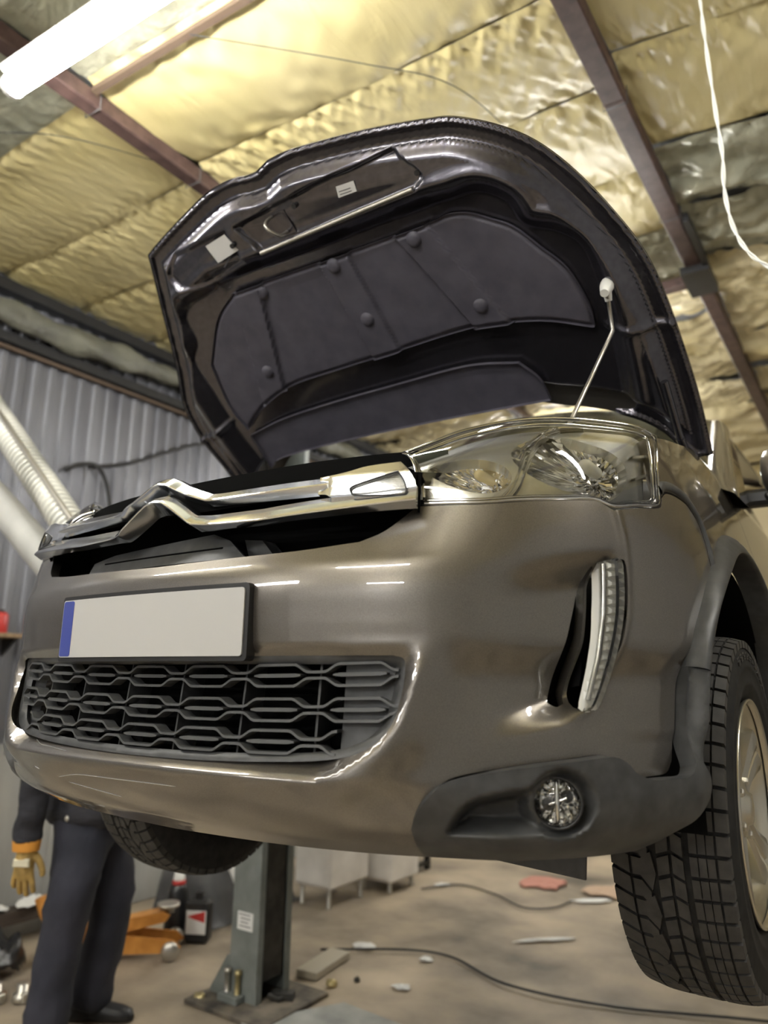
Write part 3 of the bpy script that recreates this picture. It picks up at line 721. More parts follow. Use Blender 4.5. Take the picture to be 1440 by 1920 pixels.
# ------------------------------------------------------------------ hood, propped open
TH = math.radians(39.); YH, ZH = 1.15, 1.10
SD = np.array([0, -math.cos(TH), math.sin(TH)]); ND = np.array([0, -math.sin(TH), -math.cos(TH)])   # along the hood, and out of its underside
def HP(x, s, k=0.):
    x = np.asarray(x, float); s = np.asarray(s, float); k = np.asarray(k, float)
    b = np.stack([x+0*s, YH+0*x+0*s, ZH+0*x+0*s], -1)
    return b+s[..., None]*SD+k[..., None]*ND
HOOD_R = [(0,.285),(.25,.285),(.36,.275),(.46,.25),(.60,.20),(.69,.14),(.75,.06),(.80,.0),(.815,.02)]
HOOD = smooth_poly([[(-.62,.20),(-.55,.255),(-.46,.285),(-.28,.285),(.29,.285),(.46,.25),(.60,.20),(.69,.14),(.77,.03)], [(.77,.03),(.812,.035)],
    [(.812,.035),(.816,.18),(.814,.30),(.803,.48),(.783,.61),(.74,.725),(.685,.835),(.622,.925),(.548,.99),(.465,1.04),(.41,1.058),(.35,1.074),(.25,1.097),(.15,1.115),(.04,1.132),(-.025,1.133)],
    [(-.025,1.133),(-.075,1.121)], [(-.075,1.121),(-.115,1.124),(-.165,1.133),(-.25,1.13),(-.38,1.103),(-.50,1.073),(-.572,1.052)], [(-.572,1.052),(-.655,.89),(-.742,.70),(-.812,.565),(-.83,.42),(-.815,.28),(-.80,.035)], [(-.80,.035),(-.75,.03),(-.69,.12),(-.62,.20)]], 5)
def crown(x, s):
    return -.045*np.clip(1-(np.asarray(x)/.83)**2, 0, 1)*np.clip(1-(np.asarray(s)/1.14)**6, 0, 1)
T_POLY = smooth_poly([[(-.205,1.022),(.07,1.035),(.30,1.03)],[(.30,1.03),(.355,.96),(.325,.935)],[(.325,.935),(-.165,.938)],[(-.165,.938),(-.205,1.022)]], 4)
REC_L = smooth_poly([[(-.47,1.02),(-.245,1.025)],[(-.245,1.025),(-.24,.935)],[(-.24,.935),(-.40,.915),(-.50,.93)],[(-.50,.93),(-.52,.98),(-.47,1.02)]], 4)
WAV = [(-.50,1.045),(-.545,.95),(-.53,.90),(-.585,.86),(-.60,.76),(-.665,.72),(-.66,.60),(-.665,.45)]
INNER = smooth_poly([[(-.38,.905),(-.10,.895),(.15,.888),(.38,.885)],[(.38,.885),(.46,.875),(.52,.83),(.545,.765),(.62,.72),(.66,.66),(.665,.52),(.655,.36),(.64,.22)],[(.64,.22),(-.64,.22)],[(-.64,.22),(-.66,.40),(-.66,.58),(-.655,.70),(-.60,.76),(-.585,.84),(-.53,.875),(-.46,.885),(-.38,.905)]], 5)
HOODP = densify(HOOD, .02)
def kin(x, s):
    """height of the pressed inner panel below the outer skin"""
    e = sdf(HOODP, x, s); k = .003+.010*ss(.0,.010,e)
    k -= .009*ss(.010,.020,e)*ss(.052,.040,e)                                        # seal channel
    k += .030*ss(.044,.080,e)+.014*ss(.07,.13,e)*ss(.88,.98,s)                                                         # raised frame
    f = sdf(INNER, x, s); k -= .030*ss(-.030,.012,f)                                   # falls to the sunken middle
    k += .012*np.exp(-((f+.045)/.016)**2)*ss(.06,.09,e)
    t = sdf(T_POLY, x, s); k -= .020*ss(-.008,.006,t)
    r = sdf(REC_L, x, s); k -= .016*ss(-.010,.008,r)
    # stamped step across each side beam
    for sg in (-1, 1):
        k += .010*np.exp(-((s-(.452-.25*(np.abs(x)-.70)))/.010)**2)*ss(.635,.67,sg*x)
        k += .007*np.exp(-((x-sg*.735-.05*(s-.3)*0)/.014)**2)*ss(.40,.36,s)
    k += .010*np.exp(-((np.abs(x)-.40)/.05)**2)*np.exp(-((s-.90)/.03)**2)
    return k
def HIN(x, s): return HP(x, s, crown(x, s)+.002+kin(x, s))
def HOUT(x, s): return HP(x, s, crown(x, s))
hood = empty('hood', (0, 0, 0), car)
panel('outer_skin', HOUT, HOOD, M['paint'], hood, h=.025, flange=-.0, flip=False)
inner_o = np.array([p for p in HOOD])
panel('inner_panel', HIN, HOOD, M['paint_in'], hood, h=.0065, flange=.004, flip=True)
PAD = smooth_poly([[(-.355,.858),(-.11,.851),(.14,.845),(.33,.843)],[(.33,.843),(.37,.846),(.42,.832),(.47,.800),(.515,.765),(.56,.70),(.605,.63),(.628,.53),(.625,.47)],[(.625,.47),(.50,.52),(.35,.545),(.24,.548),(.05,.540),(-.15,.535),(-.35,.527),(-.50,.48),(-.60,.42)],[(-.60,.42),(-.615,.52),(-.585,.675)],[(-.585,.675),(-.465,.80),(-.355,.858)]], 5)
BANDS = [(-.305,-.405),(.015,.03),(.262,.365)]           # centre x at s=.84 and s=.56 of the raised bands
def kpad(x, s):
    k = .026+0*x
    for a, b in BANDS:
        c = a+(b-a)*(.84-s)/.28; k += .014*ss(.050,.045,np.abs(x-c))
    e = sdf(PADP, x, s); k -= .012*ss(.012,0,e)
    return k
PADP = densify(PAD, .02)
tag(panel('insulation_pad', lambda x, s: HP(x, s, crown(x, s)+.006+kpad(x, s)), PAD, M['pad'], hood, h=.006, flange=.012, flip=True), 'black felt insulation pad with raised ribs')
LOWP = smooth_poly([[(-.60,.40),(-.45,.425),(-.25,.435),(.0,.44),(.25,.445),(.40,.42)],[(.40,.42),(.44,.36),(.45,.29)],[(.45,.29),(-.45,.292),(-.60,.26)],[(-.60,.26),(-.60,.40)]], 5)
panel('rear_pad', lambda x, s: HP(x, s, crown(x, s)+.028), LOWP, M['pad'], hood, h=.02, flange=.012, flip=True)
for (x, s) in [(-.26,.83),(.012,.83),(.265,.822),(-.385,.60),(.03,.66),(.365,.605)]:
    f = MB(); f.lathe([(0,.009),(.010,.0085),(.017,.006),(.020,.001),(.021,0),(.021,-.004)], n=20)
    base = HP(np.array(x), np.array(s), crown(x, s)+.006+kpad(np.array([x]), np.array([s]))[0]); R = np.stack([np.array([1,0,0]), np.cross(ND, [1,0,0]), ND])
    V = np.array(f.V)@R+base; mk('clip', V*1.0, f.F, M['pad'], hood)
def on_hood(name, poly, k, m, th=.0012, parent=None):
    P = np.array(poly); kk = crown(P[:,0], P[:,1])+.002+kin(P[:,0], P[:,1]); kk = kk*0+kk.max(); a = HP(P[:,0], P[:,1], kk+k); b = HP(P[:,0], P[:,1], kk+k+th); n = len(P)
    return mk(name, list(a)+list(b), [tuple(range(n, 2*n)), tuple(range(n))[::-1]]+[(i, (i+1) % n, n+(i+1) % n, n+i) for i in range(n)], m, parent or hood, smooth=False)
l1 = on_hood('sticker', [(-.325,1.012),(-.245,1.020),(-.228,.968),(-.315,.958)], .001, M['label']); l1['label'] = 'white sticker on the hood recess'
for i in range(5):
    c = .018+.155*i; on_hood('print_line', [(-.318+.012*i*.2,1.004-c*.06-.006*i),(-.25+.012*i*.2,1.010-.008*i),(-.249+.012*i*.2,1.007-.008*i),(-.317+.012*i*.2,1.001-c*.06-.006*i)], .0023, M['ink'], .0003, l1)
l2 = on_hood('sticker', [(.128,1.010),(.180,1.006),(.177,.981),(.122,.984)], .001, M['label']); l2['label'] = 'small white sticker beside the striker'
for i in range(3): on_hood('print_line', [(.130,1.0045-.007*i),(.165,1.002-.007*i),(.165,1.000-.007*i),(.130,1.0025-.007*i)], .0023, M['ink'], .0003, l2)
# bright seam bar under the latch zone, and the latch striker
mb = MB(); xs = np.linspace(-.165, .325, 20); kk = crown(xs, .937+0*xs)+.004+kin(xs, .937+0*xs)
mb.tube(list(HP(xs, .937+0*xs, kk+.008)), .006, 8); mb.build('seam_bar', M['steel'], hood)
def hp1(x, s, k): return HP(np.array(x), np.array(s), np.array(float(crown(np.array([x]), np.array([s]))[0]+kin(np.array([x]), np.array([s]))[0]+k)))
mb = MB(); mb.tube(catmull([hp1(-.088,1.008,.0), hp1(-.090,1.006,.035), hp1(-.086,.996,.052), hp1(-.074,.975,.052), hp1(-.066,.962,.040), hp1(-.066,.958,.0)], 6), .0045, 10)
mb.build('latch_striker', M['steel'], hood); mb = MB()
P4 = [hp1(-.10,1.015,.002), hp1(-.045,1.012,.002), hp1(-.04,.950,.002), hp1(-.10,.952,.002)]; mb.add(P4+[p+ND*.003 for p in P4], [(4,5,6,7),(0,1,5,4),(1,2,6,5),(2,3,7,6),(3,0,4,7)])
mb.build('striker_plate', M['paint_in'], hood)
for (x, s) in ((.345,.965),(-.005,1.01),(-.235,.985)):
    mb = MB(); p = hp1(x, s, .0); q = p+ND*.012; mb.tube([p, q], .007, 12); mb.build('rubber_stop', M['blk'], hood)
# edge seal strip
ed = densify(np.array([p for p in HOOD if p[1] > .30]), .03); es = ed*np.array([.976,1])+np.array([0,-.018])
mb = MB(); kk = crown(es[:,0], es[:,1])+.006+kin(es[:,0], es[:,1])
o_ = np.argsort(np.arctan2(es[:,1]-.5, -es[:,0])); pts = [p for p in HP(es[:,0], es[:,1], kk)]
pass
for mm in (False, True):     # hinges
    mb = MB(); a = np.array([.755,1.17,1.075]); mb.box(tuple(a), (.012,.10,.035)); b = HP(np.array(.755), np.array(.13), np.array(.05)); mb.tube([a, (a+b)/2+[0,0,-.005], b], .012, 6); mb.tube([b, HP(np.array(.755), np.array(.30), np.array(.048))], .010, 6); mb.build('hinge', M['paint_in'], hood, mirror=mm)
# prop rod
top = hp1(.69,.575,.0); mb = MB()
rod = [top+ND*.035, hp1(.688,.545,.030), hp1(.680,.475,.050)]
e_ = np.array([.66,.42,.985]); rod += [e_]
mb.tube([rod[0], rod[1], rod[2], (rod[2]+e_)/2, e_, e_+np.array([-.03,.02,-.05])], .0048, 8); mb.build('prop_rod', M['steel'], car)
mb = MB(); mb.tube([top, top+ND*.02, top+ND*.05], [.017,.016,.010], 12); mb.tube([top+ND*.02, rod[1]], [.012,.008], 10); mb.build('rod_socket', M['white'], hood)

# ------------------------------------------------------------------ cabin front: windscreen, pillars, roof, doors, mirrors
def WS(x, t):
    x = np.asarray(x, float); t = np.asarray(t, float); y = .96+.26*(x/.75)**2+.80*t; z = 1.085+.52*t-.03*t*t-.05*(x/.75)**2*(.4+t)
    return np.stack([1.07*x*(1-.13*t), y, z], -1)
panel('windscreen', WS, sym([(0,1),(.72,1),(.72,.02),(0,.02)]), M['wind'], car, h=.06, flange=0)
def CB(x, t): return WS(x, t*.06-.06)+np.stack([0*x, 0*x, -.012-.02*t], -1)
panel('cowl', lambda x, t: WS(x, t*.05-.02)-np.stack([0*x,0*x,.012+.05*(1-t)], -1), sym([(0,1),(.76,1),(.76,-3),(0,-3)]), M['blk'], car, h=.06, flange=0)
def cab(x, t):  # dark interior behind the glass
    return WS(x, t)+np.stack([0*x, .10+0*x, -.10+0*x], -1)
panel('dashboard', lambda x, t: WS(x, .0+0*t)+np.stack([0*x, .05+.5*t, -.05+0*t], -1), sym([(0,1),(.72,1),(.72,0),(0,0)]), M['void'], car, h=.08, flange=0)
def RF(x, t): 
    p = WS(x, 1+0*np.asarray(t)); return p+np.stack([0*p[...,0], 1.3*t, .05*np.sin(t*2.)], -1)
panel('roof', RF, sym([(0,1),(.735,1),(.735,0),(0,0)]), M['paint'], car, h=.08, flange=.02)
for mm in (False, True):
    V = []; F = []; n = 14
    for i in range(n):
        t = -.06+1.06*i/(n-1); p = WS(np.array(.725), np.array(t)); wd = .03+.045*(1-t)
        for dx, dy, dz in ((0,.0,0),(.022,.012,.002),(.040+.02*(1-t),.05,-.012),(.045+.03*(1-t),.10+wd,-.03),(.02,.10,-.04)): V.append(p+np.array([dx,dy,dz]))
    for i in range(n-1):
        for k in range(5): F.append((5*i+k, 5*i+(k+1) % 5, 5*i+5+(k+1) % 5, 5*i+5+k))
    mk('windscreen_pillar', V, F, M['paint'], car, mirror=mm)
    door = smooth_poly([[(1.83,1.118),(2.2,1.118),(2.75,1.118)], [(2.75,1.118),(2.75,.28)], [(2.75,.28),(1.91,.28)], [(1.91,.28),(1.912,.55),(1.914,.75),(1.91,.95),(1.895,1.09),(1.83,1.118)]], 4)
    panel('front_door', lambda u, z: S(u, z), door, M['paint'], car, h=.05, flange=.02, mirror=mm)
    panel('side_window', lambda u, z: np.stack([.79-.38*(z-1.1)+0*u, u-.54, z+0*u], -1), [(1.95,1.10),(2.74,1.10),(2.74,1.50),(2.45,1.50)], M['wind'], car, h=.08, flange=0, mirror=mm)
    panel('window_trim', lambda u, z: np.stack([.785-.38*(z-1.1)+0*u, u-.54, z+0*u], -1), [(1.90,1.09),(2.12,1.10),(2.60,1.52),(2.52,1.53)], M['blk'], car, h=.08, flange=.012, mirror=mm)
    mo = empty('door_mirror', (0,0,0), car); sg = -1 if mm else 1
    mb = MB(); V = []; n = 20; rings = [(-.075,.25),(-.06,.7),(-.03,.95),(.01,1.03),(.05,1.0),(.055,.0)]
    for dy, r in rings:
        for k in range(n):
            a = 2*math.pi*k/n; V.append((.985+.105*r*math.copysign(abs(math.cos(a))**.6, math.cos(a)), 1.50+dy+.03*math.cos(a), 1.145+.075*r*math.copysign(abs(math.sin(a))**.6, math.sin(a))))
    F = [(i*n+k, i*n+(k+1) % n, (i+1)*n+(k+1) % n, (i+1)*n+k) for i in range(len(rings)-1) for k in range(n)]+[tuple(range(n))]
    mk('mirror_cap', V, F, M['paint'], mo, mirror=mm)
    mb = MB(); mb.box((.975,1.49,1.068), (.18,.09,.022), bev=.008); mb.build('mirror_base', M['blk'], mo, mirror=mm)
    mb = MB(); mb.box((.86,1.52,1.075), (.12,.06,.05), bev=.012); mb.build('mirror_arm', M['blk'], mo, mirror=mm)
    mb = MB(); mb.box((1.0,1.432,1.128), (.14,.008,.008)); mb.build('indicator', M['lens'], mo, mirror=mm)
# underside
mb = MB(); mb.prism([(.10,.30),(.30,.275),(.45,.25),(2.2,.22),(2.2,.40),(.45,.50),(.10,.50)], 'X', -.42, .42); mb.build('undertray', M['void'], car)
mb = MB(); mb.box((0,.75,.62), (1.0,.7,.42)); mb.build('engine_block', M['void'], car)
for mm in (False, True):
    mb = MB(); mb.tube([(.30,.9,.30),(.68,.88,.26)], .022, 10); mb.tube([(.62,.90,.28),(.60,.93,.75)], .03, 12); mb.build('suspension_arm', M['void'], car, mirror=mm)
mb = MB(); mb.box((0,1.9,.31), (1.6,1.5,.16)); mb.build('floor_pan', M['void'], car)

# ------------------------------------------------------------------ the garage
M['foil'] = mat('yellow_film', (.72, .60, .26), .42, .0, Specular_IOR_Level=.7)
noise_mix(M['foil'], (.58, .49, .22), (.72, .63, .34), 2.2, 6, .25, .75)
bump(M['foil'], 7, .4, .022, 4, (1.3, .35, 1), dist_tex=.6); bump(M['foil'], 3.0, .4, .03, 3, (2.6, .5, 1), dist_tex=.8)
M['foil2'] = mat('grey_green_film', (.40, .40, .29), .30, .15, Specular_IOR_Level=.8)
noise_mix(M['foil2'], (.32, .33, .25), (.60, .59, .44), 3, 6, .25, .75)
bump(M['foil2'], 7, .7, .03, 4, (1, .5, 1), dist_tex=.6); bump(M['foil2'], 3, .7, .05, 3, (1.2, 2.4, 1), dist_tex=.8)
M['foil3'] = mat('pale_film', (.66, .58, .34), .30, .0, Specular_IOR_Level=.8)
noise_mix(M['foil3'], (.60, .50, .24), (.86, .78, .54), 2.5, 6, .25, .75)
bump(M['foil3'], 5, .7, .04, 4, (.6, 3, 1), dist_tex=.8)
M['beam'] = mat('brown_painted_steel', (.085, .048, .040), .5); noise_mix(M['beam'], (.060, .034, .030), (.105, .062, .052), 20, 5)
M['lath'] = mat('brown_lath', (.11, .075, .05), .6)
M['corr'] = mat('galvanised_sheet', (.24, .24, .255), .42, .45); noise_mix(M['corr'], (.125, .128, .145), (.225, .228, .25), 5, 7, .3, .7, (1, 1, .15))
M['wall2'] = mat('pale_stained_wall', (.36, .36, .34), .7); noise_mix(M['wall2'], (.24, .24, .23), (.46, .46, .43), 3, 7, .3, .7, (1, 1, .25))
M['floor'] = mat('dusty_concrete', (.33, .28, .21), .62)
ns, mp, rp = noise_mix(M['floor'], (.105, .090, .072), (.54, .45, .325), 1.5, 10, .32, .70)
rp.color_ramp.elements.new(.47).color = (.30, .25, .19, 1)
bump(M['floor'], 14, .5, .012, 8)
M['floor'].node_tree.nodes['Principled BSDF'].inputs['Roughness'].default_value = .55
M['greyw'] = mat('grey_wall_paint', (.40, .41, .43), .6)
M['tanw'] = mat('yellow_lit_wall', (.42, .35, .20), .6)  # tan stands in for yellow light on the unseen back wall
M['door'] = mat('pale_door_panel', (.74, .75, .78), .4)
M['led'] = mat('led_diffuser', (1, 1, 1), .4)
_b = M['led'].node_tree.nodes['Principled BSDF']; _b.inputs['Emission Color'].default_value = (1, .985, .95, 1); _b.inputs['Emission Strength'].default_value = TUBE_POWER
X0, X1, Y0, Y1, ZCEIL = -3.10, 4.6, -6., 9., 3.80
def simple_box(name, c, d, m, kind='structure', parent=None, bev=0, rz=0.):
    mb = MB(); mb.box(c, d, bev=bev, rz=rz); o = mb.build(name, m, parent)
    if kind: o['kind'] = kind
    return o
# floor: slightly uneven slab
nx, ny = 90, 160; gx, gy = np.meshgrid(np.linspace(X0-.1, X1+.1, nx), np.linspace(Y0-.1, Y1+.1, ny))
gz = .004*np.sin(gx*7.1+1.3*np.sin(gy*3))*np.sin(gy*5.3)-.004
V = np.stack([gx.ravel(), gy.ravel(), gz.ravel()], 1); F = [(j*nx+i, j*nx+i+1, (j+1)*nx+i+1, (j+1)*nx+i) for j in range(ny-1) for i in range(nx-1)]
fl = mk('floor', V, F, M['floor']); fl['kind'] = 'structure'
simple_box('ceiling', ((X0+X1)/2, (Y0+Y1)/2, ZCEIL+.10), (X1-X0+.3, Y1-Y0+.3, .06), M['greyw'])
ceil = bpy.data.objects['ceiling']
def vnoise(x, y, seed, n=6, f0=1., aniso=(1, 1)):
    r = np.random.default_rng(seed); o = np.zeros_like(x)
    for k in range(n):
        f = f0*1.7**k; a = r.uniform(0, 2*math.pi); kx, ky = math.cos(a)*f*aniso[0], math.sin(a)*f*aniso[1]
        o += np.sin(kx*x+ky*y+r.uniform(0, 6.28)+1.5*np.sin(.6*(ky*x-kx*y)+r.uniform(0, 6.28)))/1.45**k
    return o
BAYS = [(X0, -1.385), (-1.325, .425), (.505, 2.2), (2.28, 4.6)]
SEAMS = [-6., -4.8, -3.6, -2.4, -1.8, -1.2, -.62, -.03, .545, 1.145, 1.66, 2.26, 2.80, 3.36, 3.9, 4.5, 5.1, 5.7, 6.6, 7.8, 9.]
sid = 0
for bi, (xa, xb) in enumerate(BAYS):
    for si in range(len(SEAMS)-1):
        ya, yb = SEAMS[si], SEAMS[si+1]; sid += 1
        vis = ya > -1 and bi < 3
        nx = 220 if vis else 24; ny = 36 if vis else 8
        u, v = np.meshgrid(np.linspace(0, 1, nx), np.linspace(0, 1, ny)); rot = .05 if bi < 2 else .12
        x = xa+(xb-xa)*u; y = ya+(yb-ya)*v+rot*(x-(xa+xb)/2)*(.5 if bi == 0 else 1)
        L = yb-ya
        drop = .024*np.sin(math.pi*v)**.7*(1+.25*vnoise(x, y, sid, 3, 1.2))+.015*np.sin(math.pi*u)
        gath = np.exp(-v*L/.13)+.7*np.exp(-(1-v)*L/.10)             # gathers along both seams
        drop += .0095*gath*vnoise(x, y, sid+200, 6, 14., (3.2, .5))*ss(0,.06,v)*ss(1,.94,v)
        drop += .0032*vnoise(x, y, sid+400, 5, 4., (1, .6))
        if ya > 2.2 and bi >= 2 or ya > 3.3: drop += .020*vnoise(x, y, sid+600, 4, 5., (.45, 3.0))
        z = ZCEIL+.02-drop
        V = np.stack([x.ravel(), y.ravel(), z.ravel()], 1); F = [(j*nx+i, (j+1)*nx+i, (j+1)*nx+i+1, j*nx+i+1) for j in range(ny-1) for i in range(nx-1)]
        m_ = M['foil']
        if (bi == 1 and -.1 < ya < .3) or (bi == 1 and -.7 < ya < -.1) or (bi == 0 and -.1 < ya < .3) or (bi == 2 and 2.2 < ya < 3.3) or (bi == 1 and 2.7 < ya < 3.3): m_ = M['foil2']
        elif ya > 3.3: m_ = M['foil3']
        mk('foil_sheet', V, F, m_, ceil)
for k, bx in enumerate((-1.355, .465, 2.24)):
    mb = MB(); mb.box((bx, (Y0+Y1)/2, 3.755), (.085 if k else .075, Y1-Y0, .075), bev=.006); o = mb.build('ceiling_beam', M['beam']); o['kind'] = 'structure'
mb = MB(); mb.box((-.75, 3.33, 3.735), (2.35, .075, .06), bev=.006); o = mb.build('ceiling_cross_beam', M['beam']); o['kind'] = 'structure'
mb = MB(); mb.box((.47, 3.28, 3.70), (.15, .30, .05)); mb.box((.53, 2.9, 3.72), (.03, .5, .05)); o = mb.build('beam_joint_bracket', M['blk']); o['kind'] = 'structure'
mb = MB(); mb.box((-.62, .565, 3.772), (1.38, .028, .022), rz=.05); o = mb.build('ceiling_lath', M['lath']); o['kind'] = 'structure'
for (bx, by) in ((-1.355, .56), (-1.355, 1.10), (.465, 1.72), (.465, 2.62)):
    mb = MB(); mb.tube([(bx-.05, by, 3.79), (bx-.048, by, 3.712), (bx+.048, by+.004, 3.712), (bx+.05, by, 3.79)], .0022, 6); o = mb.build('wire_tie', M['gryl']); tag(o, 'thin wire tie round the '+{(0,0):'first beam, next to the wooden lath',(0,1):'first beam, just above the hood edge',(1,0):'second beam, above the hood',(1,1):'second beam, nearest the beam joint'}[(int(bx > 0), int(by > 1 and (bx < 0 or by > 2)))], 'wire', 'wire ties on the ceiling beams')
for pts in ([(-1.95,.36,3.755),(-1.63,.60,3.752),(-1.37,1.0,3.75)], [(-.75,.55,3.752),(-.30,1.0,3.75),(-.05,1.3,3.75),(.05,1.75,3.75)]):
    mb = MB(); mb.tube(catmull(pts, 8), .002, 6); o = mb.build('ceiling_wire', M['gry'])
    tag(o, 'thin dark wire strung under the film left of the first beam' if pts[0][0] < -1 else 'thin dark wire strung under the film above the open hood', 'wire')
# left wall: corrugated sheets above a pale base
mb = None; pitch = .105; ys = []; hs = []
y = Y0
while y < Y1:
    for dy, h in ((0,0),(.030,0),(.042,.018),(.075,.018),(.087,0)): ys.append(y+dy); hs.append(h)
    y += pitch
wl = empty('wall_left', (0,0,0)); wl['kind'] = 'structure'
ys = np.array(ys); hs = np.array(hs); edges = np.arange(Y0, Y1+.01, 1.05)
for i in range(len(edges)-1):
    q = (ys >= edges[i]-.001) & (ys <= edges[i+1]+.10); yy, hh = ys[q], hs[q]; k = len(yy); off = .004*(i % 2)
    V = [(X0+off+.004+h, y_, .98) for y_, h in zip(yy, hh)]+[(X0+off+.004+h, y_, 3.9) for y_, h in zip(yy, hh)]
    o = mk('corrugated_sheet', V, [(j, j+1, k+j+1, k+j) for j in range(k-1)], M['corr'], wl, smooth=False)
simple_box('wall_base', (X0-.03, (Y0+Y1)/2, .52), (.10, Y1-Y0, 1.04), M['wall2'], None, wl)
simple_box('backing_board', (X0-.06, (Y0+Y1)/2, 2.0), (.08, Y1-Y0, 4.), M['greyw'], None, wl)
for yv in np.arange(Y0+.4, Y1, .62): 
    mb = MB(); mb.box((X0+.024, yv, .60), (.012, .03, .84)); mb.build('batten', M['wall2'], wl)
mb = MB(); mb.box((X0+.04, (Y0+Y1)/2, 3.715), (.13, Y1-Y0, .07)); o = mb.build('trim_1', M['blk']); o['kind'] = 'structure'
mb = MB(); mb.box((X0+.04, (Y0+Y1)/2, 3.405), (.07, Y1-Y0, .06)); o = mb.build('trim_2', M['blk']); o['kind'] = 'structure'
# lumpy foil-wrapped insulation roll along the top of the wall
V = []; F = []; n = 18; yy = np.linspace(-1.5, 5.5, 160)
for i, y in enumerate(yy):
    r = .062+.014*math.sin(y*5.1+1.2*math.sin(y*2.3))+.01*math.sin(y*17); cz = 3.545+.02*math.sin(y*3.3); 
    for k in range(n):
        a = 2*math.pi*k/n; rr = r*(1+.10*math.sin(3*a+y*9)+.05*math.sin(7*a-y*23)); V.append((X0+.115+.75*rr*math.cos(a), y, cz+1.12*rr*math.sin(a)))
F = [(i*n+k, i*n+(k+1) % n, (i+1)*n+(k+1) % n, (i+1)*n+k) for i in range(159) for k in range(n)]
M['foil4'] = mat('dull_foil', (.2,.2,.16), .5); noise_mix(M['foil4'], (.09,.09,.075), (.22,.22,.17), 5, 6, .25, .75); bump(M['foil4'], 12, .9, .03, 5)
o = mk('insulation_roll', V, F, M['foil4']); tag(o, 'lumpy grey-green foil insulation roll along the top of the corrugated wall', 'insulation')
mb = MB(); mb.tube([(X0+.05, -1.5, 3.345), (X0+.05, 6, 3.355)], .014, 10); o = mb.build('wall_pipe', M['lath']); tag(o, 'thin brown pipe running under the insulation roll', 'pipe')
# other walls and the sectional door in front of the car (behind the camera)
simple_box('wall_right', (X1+.05, (Y0+Y1)/2, 2.), (.1, Y1-Y0, 4.), M['greyw'])
simple_box('wall_back', ((X0+X1)/2, Y1+.05, 2.), (X1-X0, .1, 4.), M['tanw'])
simple_box('wall_front', ((X0+X1)/2, Y0-.05, 2.), (X1-X0, .1, 4.), M['greyw'])
dr = empty('door_1', (0,0,0)); dr['kind'] = 'structure'
for k in range(5): simple_box('door_panel', (.4, Y0+.03, .33+.58*k), (5.2, .04, .56), M['door'], None, dr, bev=.008)  # unseen door, made wide and pale to brighten the hood's underside
# LED tube lights
for k, (x, y, z, l, a) in enumerate(TUBES):
    t = empty('led_tube_light', (x, y, z), rot=(0, 0, a))
    if k == 0: tag(t, 'glowing white LED tube under the foil ceiling, upper left', 'ceiling light', 'LED tubes')
    else: tag(t, ['added unseen tube light over the right side of the car', 'tube light over the bay in front of the car', 'added unseen short tube light at the front left of the garage', 'added unseen short tube light near the left wall, ahead of the hood', 'tube light by the sectional door', 'added unseen tube light over the windscreen, hidden by the open hood', 'added unseen tube light behind the car over the left bay', 'tube light at the rear of the garage over the right bay'][k-1], 'ceiling light', 'LED tubes')
    mb = MB(); V = []; F = []
    pr = [(-.048,.045),(-.060,.060),(.060,.060),(.048,.045)]; mb.prism(pr, 'X', -l/2, l/2); mb.build('housing', M['white'], t)
    mb = MB(); pr = [(.040*math.cos(q), .012+.040*math.sin(q)) for q in np.linspace(0, 2*math.pi, 17)[:-1]]; mb.prism(pr, 'X', -l/2+.015, l/2-.015); mb.build('diffuser', M['led'], t)
    mb = MB()
    for e in (-1, 1):
        mb = MB(); mb.prism([(.043*math.cos(q), .012+.043*math.sin(q)) for q in np.linspace(0, 2*math.pi, 17)[:-1]], 'X', e*l/2-.013, e*l/2+.006); mb.build('end_cap', M['white'], t)
    for e in (-.35, .35):
        mb = MB(); mb.tube([(e*l, 0, .05), (e*l, 0, ZCEIL-z-.055)], .003, 6); mb.build('suspension_wire', M['steel'], t)
# hanging cable on the right: two twisted white strands
for ph in (0,):
    pts = catmull([(.885,1.15,3.78),(.886,1.15,3.45),(.889,1.15,3.29),(.897,1.15,3.06),(.903,1.15,2.91),(.899,1.15,2.79),(.911,1.15,2.675),(.939,1.15,2.59),(.977,1.15,2.535),(1.03,1.15,2.50),(1.2,1.15,2.55),(1.45,1.15,2.95),(1.55,1.15,3.78)], 14)
    hc = empty('hanging_cable', (0,0,0)); tag(hc, 'thin twisted cream cable hanging in a loop from the ceiling', 'cable')
    for ph in (0, math.pi):
        mb = MB(); mb.tube([p+np.array([.0032*math.cos(i*.30+ph), .0032*math.sin(i*.30+ph), 0]) for i, p in enumerate(pts)], .0032, 7); mb.build('strand', M['white'], hc)
# extraction hose and grey pipe at the left
M['hosew'] = mat('hose_spiral', (.30, .30, .27), .4)
M['hose'] = mat('translucent_hose', (.62, .62, .56), .35, 0., Specular_IOR_Level=.6)
A, B = np.array([-2.854,.9,3.025]), np.array([-1.50,.9,1.855]); B = A+(B-A)*1.0; d = (B-A)/np.linalg.norm(B-A); L = np.linalg.norm(B-A)
eh = empty('extraction_hose', (0,0,0)); tag(eh, 'pale ribbed extraction hose slanting down before the corrugated wall', 'hose')
pts = []; rad_ = []; nseg = int(L/.009)
for i in range(nseg+1): pts.append(A+d*L*i/nseg); rad_.append(.066+.006*math.sin(i*2*math.pi/4.))
mb = MB(); mb.tube(pts, rad_, 26); mb.build('hose_wall', M['hose'], eh)
ex = np.array([0,1.,0]); ey = np.cross(d, ex); mb = MB(); mb.tube([A+d*L*q+.070*(ex*math.cos(q*L/.034*6.283)+ey*math.sin(q*L/.034*6.283)) for q in np.linspace(0, 1, 900)], .0035, 5); mb.build('spiral_wire', M['hosew'], eh)
